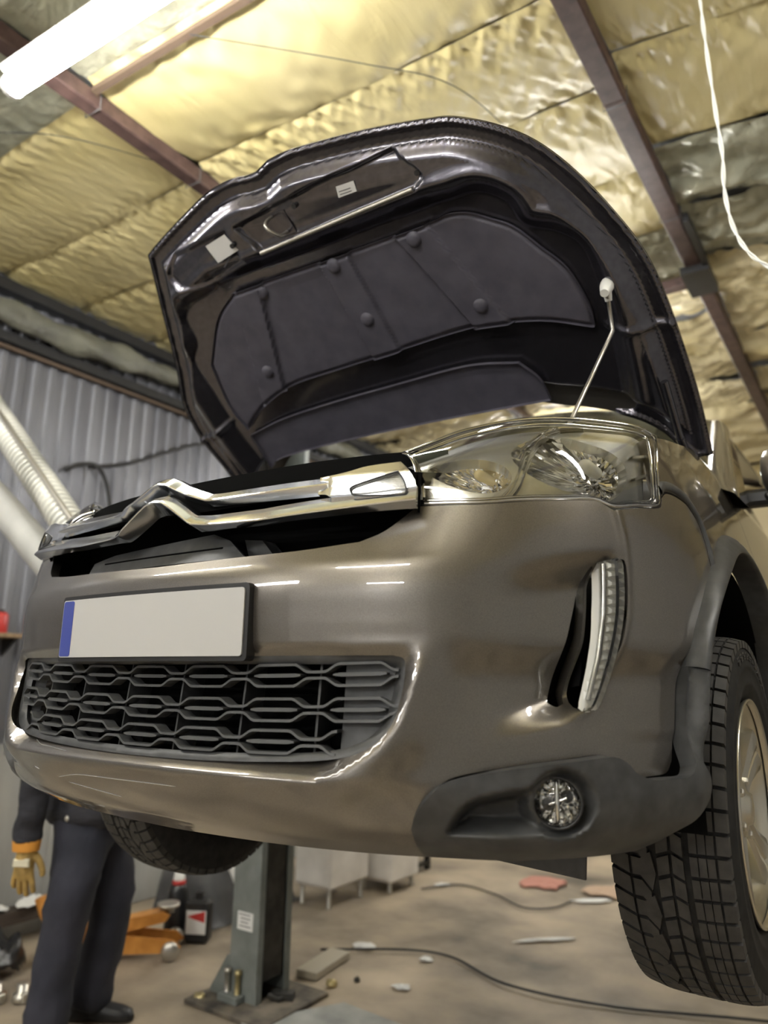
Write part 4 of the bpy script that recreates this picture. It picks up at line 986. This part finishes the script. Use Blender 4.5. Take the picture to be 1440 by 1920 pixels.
side = np.cross(d, [0,1,0]); mb = MB(); mb.tube([A+side*.06+np.array([0,-.045,0]), B+side*.06+np.array([0,-.045,0])], .012, 8); mb.build('edge_stripe', M['steel'], eh)
mb = MB(); A2, B2 = np.array([-2.62,.92,2.40]), np.array([-1.55,.92,1.685]); mb.tube([A2, B2], .075, 22); gp_ = mb.build('duct_pipe', M['wall2']); tag(gp_, 'smooth grey duct pipe slanting below the ribbed hose', 'pipe')
# cables on the corrugated wall
mb = MB(); mb.tube(catmull([(-3.045,1.644,2.687),(-3.040,1.737,2.749),(-3.040,1.852,2.770),(-3.040,1.924,2.707),(-3.040,1.981,2.562),(-3.035,2.007,2.334)], 8), .014, 8); tag(mb.build('wall_cable', M['blk']), 'black cable looping down the corrugated wall beside the hose', 'cable')
mb = MB(); mb.tube(catmull([(-3.040,1.841,2.759),(-3.040,2.111,2.853),(-3.040,2.464,3.040),(-3.040,2.734,3.164),(-3.040,3.150,3.268)], 8), .013, 8); tag(mb.build('wall_cable', M['blk']), 'dark cable rising across the corrugated wall toward the hood', 'cable')

# ------------------------------------------------------------------ lift column beside the car
M['lift'] = mat('lift_grey_green', (.115, .130, .120), .5); noise_mix(M['lift'], (.135, .150, .140), (.20, .215, .205), 9, 6)
M['lift2'] = mat('greasy_steel', (.030, .030, .028), .45, .4); noise_mix(M['lift2'], (.018,.018,.017), (.05,.048,.044), 12, 6)
M['dusty'] = mat('dusty_steel', (.10, .09, .075), .7, .1); noise_mix(M['dusty'], (.05,.045,.04), (.2,.17,.13), 9, 6)
M['brass'] = mat('worn_brass', (.50, .42, .22), .4, .7)
M['plank'] = mat('raw_timber', (.30, .20, .11), .7); noise_mix(M['plank'], (.2,.13,.07), (.38,.27,.16), 3, 5, .3, .7, (1, 12, 12))
lc = empty('lift_column', (-1.43, 1.9, 0)); tag(lc, 'grey two-post lift column standing on the floor behind the raised car', 'lift column')
def lbox(nm, x0, x1, y0, y1, z0, z1, m, bev=.003):
    mb = MB(); mb.box(((x0+x1)/2+1.43, (y0+y1)/2-1.9, (z0+z1)/2), (x1-x0, y1-y0, z1-z0), bev=bev); return mb.build(nm, m, lc)
mb = MB(); w0, w1, t = -.085, .085, .008
mb.prism([(-.085,-.11),(.085,-.11),(.085,-.075),(.077,-.075),(.077,-.102),(-.077,-.102),(-.077,.102),(.077,.102),(.077,.075),(.085,.075),(.085,.11),(-.085,.11)], 'Z', .02, 2.85); mb.build('post', M['lift'], lc)
lbox('carriage', -1.50, -1.352, 1.835, 1.965, .10, 1.35, M['lift2'])
lbox('base_plate', -1.66, -1.18, 1.66, 2.10, 0, .02, M['dusty'])
mb = MB(); mb.prism([(-.085,.02),(-.085,.19),(-.10,.19),(-.20,.035),(-.20,.02)], 'Y', -.112, -.10); mb.build('gusset', M['lift'], lc)
mb = MB(); mb.prism([(-.085,.02),(-.085,.19),(-.10,.19),(-.20,.035),(-.20,.02)], 'Y', .10, .112); mb.build('gusset', M['lift'], lc)
for xx, m_ in ((-.075, M['steel']), (-.012, M['brass'])):
    mb = MB(); mb.lathe([(.0,.02),(.017,.02),(.017,.03),(.012,.032),(.012,.125),(.016,.127),(.016,.145),(.0,.145)], (xx, -.128, 0), n=14); mb.build('anchor_bolt', m_, lc)
lbox('bolt_bracket', -1.53, -1.41, 1.735, 1.79, .02, .05, M['lift'])
mb = MB(); mb.box((-.0, -.1115, .345), (.095, .003, .075)); lb = mb.build('label_plate', M['label'], lc); lb['label'] = 'small white instruction plate'
for k in range(4):
    mb = MB(); mb.box((-.004+.006*(k % 2), -.1135, .372-.016*k), (.07-.012*(k % 3), .001, .004)); mb.build('print_line', M['ink'], lb)
mb = MB(); mb.tube([(.10,-.05,.05),(.14,-.02,.03),(.16,.04,.04)], .01, 8); mb.box((.13,.02,.035), (.10,.05,.03), rz=.5); mb.build('cable_pulley', M['lift2'], lc)
for (tx, ty) in ((-.80, 1.45), (-.80, 2.6)):
    la = empty('lift_arm', (-1.40, 1.84 if ty < 2 else 1.97, .98)); tag(la, 'dark lift arm reaching from the column under the %s of the car' % ('front' if ty < 2 else 'rear'), 'lift arm', 'lift arms')
    a = Vector((0,0,0)); b = Vector((tx+1.40, ty-1.9, 0)); mid = (a+b)/2; mb = MB(); mb.box(tuple(mid), ((b-a).length, .09, .07), rz=math.atan2(b.y, b.x), bev=.006); mb.build('arm_beam', M['lift2'], la)
    mb = MB(); mb.lathe([(0,.0),(.05,.0),(.05,.05),(.06,.055),(.06,.07),(0,.07)], (b.x, b.y, .035), n=20); mb.build('pad', M['rub'], la)

# ------------------------------------------------------------------ the mechanic
M['cloth'] = mat('navy_work_cloth', (.022, .024, .040), .85); noise_mix(M['cloth'], (.017,.019,.030), (.033,.034,.050), 6, 6); bump(M['cloth'], 22, .5, .012, 3, (1, 1, .5))
M['jacket'] = mat('dark_jacket', (.020, .021, .028), .8); bump(M['jacket'], 18, .7, .016, 3, (.6, .6, 1.6)); noise_mix(M['jacket'], (.014,.015,.022), (.028,.028,.036), 5, 5)
M['skin'] = mat('skin', (.55, .36, .27), .5, Subsurface_Weight=.1)
M['glove'] = mat('ochre_work_glove', (.42, .27, .08), .75); noise_mix(M['glove'], (.30, .20, .07), (.50, .33, .10), 18, 5)
M['gloveo'] = mat('orange_cuff', (.62, .27, .04), .7)
M['glovep'] = mat('pale_glove_patch', (.62, .58, .44), .7)
M['shoe'] = mat('black_boot', (.012, .012, .014), .5)
M['hair'] = mat('dark_hair', (.02, .016, .013), .7)
def skin(name, chains, m, parent, sub=2, root=0, disp=0.):
    """a body grown from a skeleton: chains of (point, (rx, ry)); a chain that starts with an int hangs on that vertex"""
    V = []; E = []; R = []
    for ch in chains:
        prev = None
        for it in ch:
            if isinstance(it, int): prev = it; continue
            p, r = it; V.append(tuple(p)); R.append(r if isinstance(r, tuple) else (r, r)); i = len(V)-1
            if prev is not None: E.append((prev, i))
            prev = i
    me = bpy.data.meshes.new(name); me.from_pydata(V, E, []); o = bpy.data.objects.new(name, me); COL.objects.link(o)
    if parent is not None: o.parent = parent
    md = o.modifiers.new('skin', 'SKIN'); md.use_smooth_shade = True; md.branch_smoothing = .6
    for i, s in enumerate(me.skin_vertices[0].data): s.radius = R[i]; s.use_root = (i == root)
    sb = o.modifiers.new('sub', 'SUBSURF'); sb.levels = sub; sb.render_levels = sub
    if disp:
        tx = bpy.data.textures.new(name+'_folds', 'CLOUDS'); tx.noise_scale = .09; tx.noise_depth = 2
        dm = o.modifiers.new('folds', 'DISPLACE'); dm.texture = tx; dm.strength = disp; dm.mid_level = .5
    me.materials.append(m); return o
Fv = np.array([.825,.566,0]); Rv = np.array([.566,-.825,0]); Zv = np.array([0,0,1.]); PB = np.array([-1.81, 1.215, 0])
def bp(f, r, z): return PB+Fv*f+Rv*r+Zv*z
shR, elR, wrR = bp(-.02,.185,1.38), bp(-.15,.25,1.08), bp(-.175,.235,.77)
shL, elL, wrL = bp(.0,-.185,1.38), bp(.14,-.24,1.14), bp(.38,-.16,1.20)
hipR, knR, anR = bp(0,.09,.84), bp(-.03,.125,.45), bp(-.065,.13,.085)
hipL, knL, anL = bp(0,-.09,.84), bp(.085,-.095,.45), bp(.0,-.115,.085)
body = skin('person', [
    [(bp(0,0,.90), (.14,.10)), (bp(0,0,1.08), (.125,.09)), (bp(0,0,1.28), (.15,.10)), (bp(-.01,0,1.42), (.09,.07)), (bp(.0,0,1.49), (.05,.05)), (bp(.02,0,1.555), (.07,.075)), (bp(.025,0,1.625), (.075,.085)), (bp(.015,0,1.685), (.06,.07))],
    [3, (shR, .055), (elR, .042), (wrR, .028)], [3, (shL, .055), (elL, .042), (wrL, .028), (wrL+Fv*.08, (.035,.018))],
    [0, (hipR, .085), (knR, .055), (anR, .04), (anR+Fv*.13-Zv*.058, (.018,.012))], [0, (hipL, .085), (knL, .055), (anL, .04), (anL+Fv*.13-Zv*.058, (.018,.012))],
    [5, (bp(.105,0,1.585), .012)], [6, (bp(.03,.082,1.60), .014)], [6, (bp(.03,-.082,1.60), .014)]], M['skin'], None)
tag(body, 'person in dark jacket, navy trousers and orange work gloves standing beside the wheel', 'person')
for s in (-1, 1):
    mb = MB(); c = bp(.098,.032*s,1.615); mb.lathe([(0,.010),(.008,.006),(.011,0),(.008,-.006),(0,-.010)], tuple(c), n=12); mb.build('eye', M['white'], body)
mb = MB(); c = bp(.100,0,1.548); mb.box(tuple(c), (.012,.045,.008), rz=math.atan2(Fv[1], Fv[0]), bev=.003); mb.build('mouth', mat('lips', (.42,.2,.17), .5), body)
skin('hair', [[(bp(-.01,0,1.64), (.082,.085)), (bp(.0,0,1.69), (.078,.085)), (bp(.03,0,1.715), (.06,.06))]], M['hair'], body)
skin('trousers', [[(bp(-.01,0,.98), (.20,.17)), (bp(-.015,0,.85), (.215,.19))],
    [1, (hipR-Zv*.08, (.135,.135)), (bp(-.015,.115,.62), (.112,.118)), (knR, (.092,.100)), (bp(-.055,.13,.27), (.086,.092)), (bp(-.065,.13,.12), (.094,.100)), (bp(-.06,.13,.02), (.10,.106))],
    [1, (hipL-Zv*.08, (.135,.135)), (bp(.05,-.10,.62), (.112,.118)), (knL, (.092,.100)), (bp(.05,-.105,.27), (.086,.092)), (bp(.015,-.115,.12), (.094,.100)), (bp(.015,-.115,.03), (.10,.106))]], M['cloth'], body, 2, 0, .035)
skin('jacket', [[(bp(-.01,0,.765), (.225,.20)), (bp(-.01,0,.90), (.235,.205)), (bp(-.01,0,1.15), (.22,.19)), (bp(-.01,0,1.32), (.215,.17)), (bp(-.015,0,1.43), (.11,.10)), (bp(-.005,0,1.49), (.075,.075))],
    [3, (shR, .085), (elR+(shR-elR)*.5, .078), (elR, .072), (elR+(wrR-elR)*.5, .064), (wrR+Zv*.03, .056), (wrR-Zv*.01, .058)],
    [3, (shL, .085), (elL, .072), (wrL, .054)]], M['jacket'], body, 2, 0, .03)
mb = MB(); c = bp(-.02,.215,.86); mb.lathe([(0,.006),(.010,.004),(.013,0),(0,0)], (0,0,0), 'Y', 14); mb2 = MB(); mb2.V = [tuple(np.array(v)*[1,-1,1]+c+np.array([.01,-.02,0])) for v in mb.V]; mb2.F = mb.F; mb2.sm = mb.sm; mb2.build('jacket_stud', M['steel'], body)
def hand(name, W, down, fwd, side):
    """glove: cuff, palm, four unequal curled fingers and a thumb; side is the direction out of the back of the hand"""
    P = lambda d, f, s=0.: W+down*d+fwd*f+side*s
    gl = skin(name, [[(P(-.03,0), (.036,.042)), (P(.02,0), (.030,.042)), (P(.06,0), (.026,.052)), (P(.09,0,.002), (.022,.050))],
        [3, (P(.115,.036,.0), .0125), (P(.150,.040,-.006), .0115), (P(.172,.040,-.022), .0100)],
        [3, (P(.118,.013,.003), .0130), (P(.160,.014,-.005), .0118), (P(.186,.014,-.024), .0102)],
        [3, (P(.115,-.011,.003), .0125), (P(.154,-.012,-.005), .0115), (P(.178,-.012,-.024), .0100)],
        [3, (P(.106,-.034,.001), .0112), (P(.136,-.038,-.005), .0102), (P(.154,-.038,-.020), .0090)],
        [1, (P(.045,.050,-.012), .0150), (P(.085,.066,-.020), .0130), (P(.115,.066,-.026), .0110)]], M['glove'], body, 2, 0)
    mb = MB(); 
    pts = [P(-.045,0), P(-.02,0), P(.012,0)]; V = []; n = 20
    for q, r1, r2 in zip(pts, (.046,.046,.042), (.054,.056,.052)):
        for k in range(n): a = 2*math.pi*k/n; V.append(q+side*r1*math.cos(a)+fwd*r2*math.sin(a))
    mb.add(V, [(i*n+k, i*n+(k+1) % n, (i+1)*n+(k+1) % n, (i+1)*n+k) for i in range(2) for k in range(n)], True); mb.build('glove_cuff', M['gloveo'], body)
    mb = MB(); c = P(.055,0,.030); V = [c+fwd*f+down*d+side*s for f, d, s in ((-.032,-.018,-.002),(.032,-.018,-.002),(.034,.014,-.002),(-.034,.014,-.002),(-.028,-.014,.006),(.028,-.014,.006),(.030,.010,.006),(-.030,.010,.006))]
    mb.add(V, [(4,5,6,7),(0,1,5,4),(1,2,6,5),(2,3,7,6),(3,0,4,7)]); mb.build('knuckle_patch', M['glovep'], body)
hand('glove', wrR-Zv*.02, -Zv, Fv, Rv)
dl_ = (wrL-elL)/np.linalg.norm(wrL-elL); hand('glove', wrL+dl_*.02, dl_, Rv*.9+Zv*.1, Zv)
for an in (anR, anL):
    V = []; F = []; n = 16
    st = [(-.085,.035,.05,.0),(-.07,.042,.085,0),(-.02,.042,.115,0),(.03,.040,.095,0),(.09,.046,.068,0),(.15,.047,.055,0),(.19,.036,.042,0),(.205,.012,.022,0)]
    b0 = np.array([an[0], an[1], 0])
    for f, hw, h, _ in st:
        for k in range(n):
            a = 2*math.pi*k/n; V.append(b0+Fv*f+Rv*hw*math.cos(a)+Zv*max(.0, h*.5+h*.5*math.sin(a)*1.0 if math.sin(a) > 0 else h*.5*(1+max(-1, 1.6*math.sin(a)))))
    F = [(i*n+k, i*n+(k+1) % n, (i+1)*n+(k+1) % n, (i+1)*n+k) for i in range(len(st)-1) for k in range(n)]+[tuple(range(n-1,-1,-1))]
    mk('boot', V, F, M['shoe'], body)

# ------------------------------------------------------------------ things on the floor and along the wall
M['orange'] = mat('orange_enamel', (.62, .27, .05), .4); noise_mix(M['orange'], (.50,.20,.035), (.70,.32,.07), 14, 5)
M['red'] = mat('red_plastic', (.50, .04, .035), .4)
M['cwhite'] = mat('white_enamel', (.66, .64, .60), .4); noise_mix(M['cwhite'], (.66,.63,.59), (.86,.83,.79), 4, 6)
M['tarp'] = mat('dark_grey_tarp', (.085, .085, .088), .55); noise_mix(M['tarp'], (.05,.05,.052), (.13,.13,.132), 3, 6)
M['bag'] = mat('black_bin_bag', (.014, .014, .015), .3)
M['pink'] = mat('faded_red_rag', (.50, .24, .19), .85)
M['purple'] = mat('purple_print', (.30, .26, .36), .6)
# trolley jack
tj = empty('trolley_jack', (-2.40, 1.84, 0), rot=(0,0,.75)); tag(tj, 'orange trolley jack on the floor behind the standing person', 'jack')
for s in (-1, 1):
    mb = MB(); mb.prism([(-.34,.03),(-.36,.10),(-.28,.145),(.05,.115),(.30,.085),(.34,.05),(.30,.025)], 'Y', s*.075-.006, s*.075+.006); mb.build('side_plate', M['orange'], tj)
    mb = MB(); mb.lathe([(0,-.02),(.042,-.02),(.045,-.01),(.045,.01),(.042,.02),(0,.02)], (.29, s*.115, .045), 'Y', 20); mb.build('wheel', M['steel'], tj)
    mb = MB(); mb.lathe([(0,-.012),(.026,-.012),(.028,0),(.026,.012),(0,.012)], (-.33, s*.10, .028), 'Y', 16); mb.build('caster', M['blk'], tj)
mb = MB(); mb.prism([(-.22,.09),(-.20,.145),(.0,.175),(.24,.215),(.27,.195),(.25,.165),(0,.11)], 'Y', -.05, .05); mb.build('lift_arm', M['orange'], tj)
mb = MB(); mb.lathe([(0,.20),(.035,.20),(.035,.222),(.058,.228),(.06,.245),(.045,.24),(0,.24)], (.255, 0, 0), n=18); mb.build('saddle', M['steel'], tj)
mb = MB(); mb.tube([(-.28,0,.10),(-.37,0,.22),(-.40,0,.29)], [.045,.032,.030], 14); mb.build('handle_socket', M['orange'], tj)
mb = MB(); mb.box((-.26,0,.085), (.16,.13,.09), bev=.012); mb.build('pump_block', M['orange'], tj)
# orange axle stand standing nearer the wall
ax = empty('axle_stand', (-2.30, 1.50, 0)); tag(ax, 'small orange axle stand seen between the legs of the person', 'axle stand')
for a in range(4):
    an_ = a*math.pi/2+.6; p = Vector((math.cos(an_)*.11, math.sin(an_)*.11, 0)); q = Vector((math.cos(an_)*.035, math.sin(an_)*.035, .20))
    mb = MB(); t_ = Vector((-math.sin(an_), math.cos(an_), 0)); V = [p+t_*.045, p-t_*.045, q-t_*.03, q+t_*.03]; inn_ = [v*.93 for v in V]
    mb.add([tuple(v) for v in V]+[tuple((v.x*.9, v.y*.9, v.z)) for v in V], [(0,1,2,3),(7,6,5,4),(0,4,5,1),(1,5,6,2),(2,6,7,3),(3,7,4,0)]); mb.build('leg', M['orange'], ax)
mb = MB(); mb.tube([(0,0,.14),(0,0,.27)], .022, 12); mb.build('post', M['steel'], ax)
mb = MB(); mb.prism([(-.05,.27),(-.05,.31),(-.025,.285),(.025,.285),(.05,.31),(.05,.27)], 'Y', -.022, .022); mb.build('saddle', M['orange'], ax)
# tall black bottle with red and white top, and the oil bottle beside it
tb = empty('spray_bottle', (-2.37, 2.215, 0)); tag(tb, 'tall black bottle with red and white top behind the person', 'bottle')
mb = MB(); mb.lathe([(0,0),(.070,0),(.074,.01),(.074,.02),(.066,.12),(.056,.22),(.046,.27),(.038,.275),(0,.275)], n=24); mb.build('bottle_body', M['bag'], tb)
mb = MB(); mb.lathe([(.036,.27),(.038,.275),(.038,.292),(.034,.296),(0,.296)], n=20); mb.build('red_ring', M['red'], tb)
mb = MB(); mb.lathe([(.033,.294),(.034,.30),(.026,.345),(0,.347)], n=20); mb.build('neck_sleeve', M['white'], tb)
mb = MB(); mb.lathe([(.024,.344),(.026,.35),(.024,.385),(0,.388)], n=20); mb.build('cap', M['red'], tb)
ob = empty('oil_bottle', (-2.21, 2.23, 0)); tag(ob, 'black oil can with a white and red label right of the tall bottle', 'bottle')
mb = MB(); mb.box((0,0,.11), (.14,.085,.22), bev=.018, rz=.5); mb.tube([(0,0,.21),(0,0,.255)], [.022,.020], 14); mb.build('can_body', M['bag'], ob)
mb = MB(); mb.box((0,0,.11), (.112,.0875,.12), rz=.5, bev=.002); lb2 = mb.build('can_label', M['label'], ob)
mb = MB(); mb.prism([(-.05,.14),(.05,.168),(.05,.11),(-.01,.125)], 'Y', -.0446, .0446); mb.V = [tuple(Matrix.Rotation(.5, 3, 'Z') @ Vector(v)) for v in mb.V]; mb.build('red_flash', M['red'], ob)
# dark draped bundle at the wall, with a white handle
nx = 40; gx, gy = np.meshgrid(np.linspace(-1, 1, nx), np.linspace(-1, 1, nx)); rr_ = np.sqrt(gx**4+gy**4)**.5
gz = .50*np.clip(1-rr_**3, 0, 1)**.5*(1+.10*vnoise(gx*2, gy*2, 5, 4, 1.5)); gz += .015*vnoise(gx*6, gy*6, 9, 4, 1.2)*(rr_ < 1)
gz = np.clip(gz, .0, None)*(1-.25*gx); V = np.stack([-2.58+.30*gx.ravel(), 2.80+.42*gy.ravel(), gz.ravel()], 1)
o = mk('draped_bundle', V, [(j*nx+i, j*nx+i+1, (j+1)*nx+i+1, (j+1)*nx+i) for j in range(nx-1) for i in range(nx-1)], M['tarp']); tag(o, 'dark grey tarpaulin draped over a low bundle by the wall', 'tarpaulin')
mb = MB(); mb.tube(catmull([(-2.33,2.50,.37),(-2.27,2.53,.33),(-2.22,2.55,.24),(-2.19,2.56,.17),(-2.13,2.57,.13)], 8), .035, 12); tag(mb.build('white_elbow_pipe', M['white']), 'white curved plastic pipe leaning on the dark tarpaulin', 'pipe')
# white cabinets behind the column
for k, (cx_, cy_, w_, d_, z0, h_, lab) in enumerate([(-2.11,3.30,.30,.42,.12,.62,'tall white enamelled cabinet on legs just behind the lift column'), (-2.0,3.80,.30,.36,.07,.42,'lower white cabinet standing behind the taller one')]):
    cb = empty('white_cabinet', (cx_, cy_, 0)); tag(cb, lab, 'cabinet', 'white cabinets')
    mb = MB(); mb.box((0,0,z0+h_/2), (w_,d_,h_), bev=.012); mb.build('cabinet_body', M['cwhite'], cb)
    for sx in (-1,1):
        for sy in (-1,1):
            mb = MB(); mb.lathe([(.018,0),(.02,.006),(.016,.01),(.014,z0+.01)], (sx*(w_/2-.04), sy*(d_/2-.04), 0), n=12); mb.build('foot', M['steel'], cb)
    mb = MB(); mb.box((0,-d_/2-.004,z0+h_/2), (w_-.03,.010,h_-.04), bev=.004); dd_ = mb.build('door', M['cwhite'], cb)
    if k == 0: mb = MB(); mb.box((.01,-d_/2-.010,z0+h_*.66), (.09,.002,.09)); mb.build('printed_mark', M['purple'], dd_)
    else:
        mb = MB(); mb.box((-.07,-d_/2-.010,z0+.06), (.05,.003,.02)); mb.box((-.07,-d_/2-.010,z0+.10), (.05,.003,.02)); mb.build('vent', M['ink'], dd_)
# stool far back
st_ = empty('stool', (-2.16, 4.25, 0)); tag(st_, 'dark-legged wooden stool far back behind the white cabinets', 'stool')
mb = MB(); mb.box((0,0,.40), (.34,.34,.035), bev=.01); mb.build('seat', M['plank'], st_)
for sx in (-1,1):
    for sy in (-1,1):
        mb = MB(); mb.box((sx*.135, sy*.135, .19), (.04,.04,.385), bev=.004); mb.build('leg', M['lift2'] if sx > 0 else M['plank'], st_)
    mb = MB(); mb.box((sx*.135, 0, .05), (.03,.30,.03)); mb.build('stretcher', M['lift2'], st_)
# shelf with red canister on the corrugated wall
sh = empty('wall_shelf', (-3.07, 1.31, 1.627)); tag(sh, 'small wooden shelf on the wall at the left edge', 'shelf')
mb = MB(); mb.box((.08,0,.01), (.18,.24,.024), bev=.003); mb.build('board', M['plank'], sh)
for s in (-1, 1):
    mb = MB(); mb.prism([(.0,-.10),(.0,.0),(.15,.0)], 'Y', s*.09-.008, s*.09+.008); mb.build('bracket', M['blk'], sh)
rc = empty('canister', (-2.99, 1.325, 1.649)); tag(rc, 'small red canister standing on the wooden wall shelf', 'canister')
mb = MB(); mb.lathe([(0,0),(.040,0),(.042,.006),(.042,.10),(.030,.118),(0,.118)], n=22); mb.build('canister_body', M['red'], rc)
mb = MB(); mb.lathe([(.016,.116),(.016,.135),(0,.137)], n=14); mb.build('cap', M['blk'], rc)
# timber along the wall foot, with two rags on it
mb = MB(); mb.box((-2.97, 1.60, .15), (.10, 1.3, .07), rz=.03, bev=.004); o = mb.build('timber_beam', mat('oily_timber', (.065,.05,.04), .7)); tag(o, 'dark oily timber lying on two blocks along the wall foot', 'timber')
for yv in (1.05, 2.0):
    mb = MB(); mb.box((-2.97, yv, .0575), (.12,.12,.115), bev=.004); tag(mb.build('concrete_block', M['wall2']), 'grey concrete block under the %s end of the dark timber' % ('near' if yv < 1.5 else 'far'), 'block')
def rag(name, c, sx, sy, h, m, seed, lab, cat, rz=0., grp=None):
    n = 16; gx, gy = np.meshgrid(np.linspace(-1,1,n), np.linspace(-1,1,n)); r = np.sqrt(gx**2+gy**2)
    sh_ = 1+.2*vnoise(gx, gy, seed, 3, 1.5); z = h*np.clip(1-(r/1.25)**2, 0, 1)*(.6+.35*np.abs(vnoise(gx*2, gy*2, seed+7, 4, 1.4)))+.003
    x = gx*sx*sh_; y = gy*sy*sh_; q = x*math.cos(rz)-y*math.sin(rz); y = x*math.sin(rz)+y*math.cos(rz); x = q
    m_ = r < 1.22; F = [(j*n+i, j*n+i+1, (j+1)*n+i+1, (j+1)*n+i) for j in range(n-1) for i in range(n-1) if m_[j,i] and m_[j,i+1] and m_[j+1,i] and m_[j+1,i+1]]
    o = mk(name, np.stack([x.ravel(), y.ravel(), z.ravel()], 1), F, m, loc=c); so = o.modifiers.new('thick', 'SOLIDIFY'); so.thickness = .003; so.offset = 1
    tag(o, lab, cat, grp); return o
rag('rag', (-2.955, 1.68, .19), .06, .08, .035, M['label'], 3, 'pale crumpled rag on the dark timber, beside the trousers', 'rag')
rag('rag', (-2.965, 1.48, .19), .05, .05, .03, M['label'], 4, 'pale crumpled rag on the dark timber, at the left edge', 'rag')
rag('bin_bag', (-2.68, 1.30, 0), .15, .18, .20, M['bag'], 11, 'black bin bag slumped on the floor by the wall', 'bag')
for k, (x, y, s, lab) in enumerate([(-2.36,1.18,.05,'dirty metal scrap part nearest the front of the junk pile'), (-2.46,1.08,.06,'dirty scrap part against the bin bag'), (-2.26,1.25,.04,'small dark scrap part beside the trouser leg'), (-2.36,.98,.045,'dull scrap casting behind the bin bag')]):
    mb = MB(); mb.lathe([(0,0),(s,0),(s,.03),(s*.6,.035),(s*.6,.07),(s*.25,.072),(0,.072)], n=14); mb.box((s*.8,0,.02), (s,.03,.04), rz=k*.7, bev=.004)
    o = mb.build('scrap_part', M['lift2'] if k % 2 else M['steel'], loc=(x,y,0)); tag(o, lab, 'scrap')
# floor plates, cables, scraps
mb = MB(); mb.prism([(-1.30,1.66),(-1.07,2.07),(-.72,2.04),(-.80,1.60)], 'Z', 0, .012); o = mb.build('floor_plate', mat('pale_metal_plate', (.36,.37,.35), .5, .2)); tag(o, 'pale flat plate on the floor before the lift column', 'plate')
noise_mix(o.data.materials[0], (.27,.28,.265), (.44,.45,.42), 6, 6)
mb = MB(); mb.box((-1.42, 2.36, .018), (.12, .34, .036), rz=.15, bev=.004); tag(mb.build('board', mat('pale_board', (.42,.38,.30), .6)), 'short pale board on the floor right of the lift column', 'board')
mb = MB(); mb.tube(catmull([(-1.57,2.52,.012),(-1.2,2.79,.012),(-.94,2.84,.012),(-.57,2.69,.012),(-.07,2.75,.012),(.52,3.0,.012),(1.4,3.3,.012)], 10), .0065, 8); tag(mb.build('floor_cable', M['blk']), 'long dark cable curving across the floor to the right', 'cable')
mb = MB(); mb.tube(catmull([(-1.75,3.85,.011),(-1.59,4.1,.011),(-1.28,4.04,.011),(-1.01,3.88,.011),(-.85,3.98,.011),(-.80,4.2,.011)], 10), .006, 8); tag(mb.build('floor_cable', M['blk']), 'curled dark cable far back on the floor', 'cable')
rag('rag', (-1.12, 4.5, 0), .13, .16, .035, M['pink'], 21, 'faded red rag lying far back on the floor', 'rag')
rag('rag', (-.66, 4.55, 0), .16, .12, .04, mat('beige_rag', (.50,.36,.26), .8), 22, 'beige rag beside the faded red rag', 'rag')
for k, (x, y, sx, sy, lab) in enumerate([(-.67,3.4,.16,.022,'long white strip of paper on the floor'), (-.73,4.3,.12,.04,'white torn sheet far back on the floor near the tyre'), (-.96,2.38,.035,.03,'small white scrap of paper in the middle of the floor'), (-1.42,2.73,.06,.04,'white paper scrap behind the short board'), (-1.7,4.05,.05,.04,'white scrap beside the curled cable'), (-1.05,2.75,.03,.03,'tiny pale scrap beyond the long cable')]):
    rag('paper_scrap', (x, y, 0), sx, sy, .010, M['label'], 40+k, lab, 'paper', rz=.75)
for k, (x, y, r, lab) in enumerate([(-1.24,2.2,.028,'yellowish pebble on the floor right of the lift column'), (-1.62,1.72,.03,'yellow crumb of foam left of the lift column foot'), (-1.18,2.32,.018,'small dark pebble by the lift column')]):
    mb = MB(); n = 9; V = []; rng_ = np.random.default_rng(60+k)
    mb.lathe([(0,0),(r*.8,.0),(r,r*.4),(r*.7,r*.9),(0,r)], n=n); mb.V = [tuple(np.array(v)*(1+.15*rng_.normal())) if v[2] > 0 else v for v in mb.V]
    o = mb.build('pebble', M['brass'] if k < 2 else M['lift2'], loc=(x,y,0)); tag(o, lab, 'pebble')
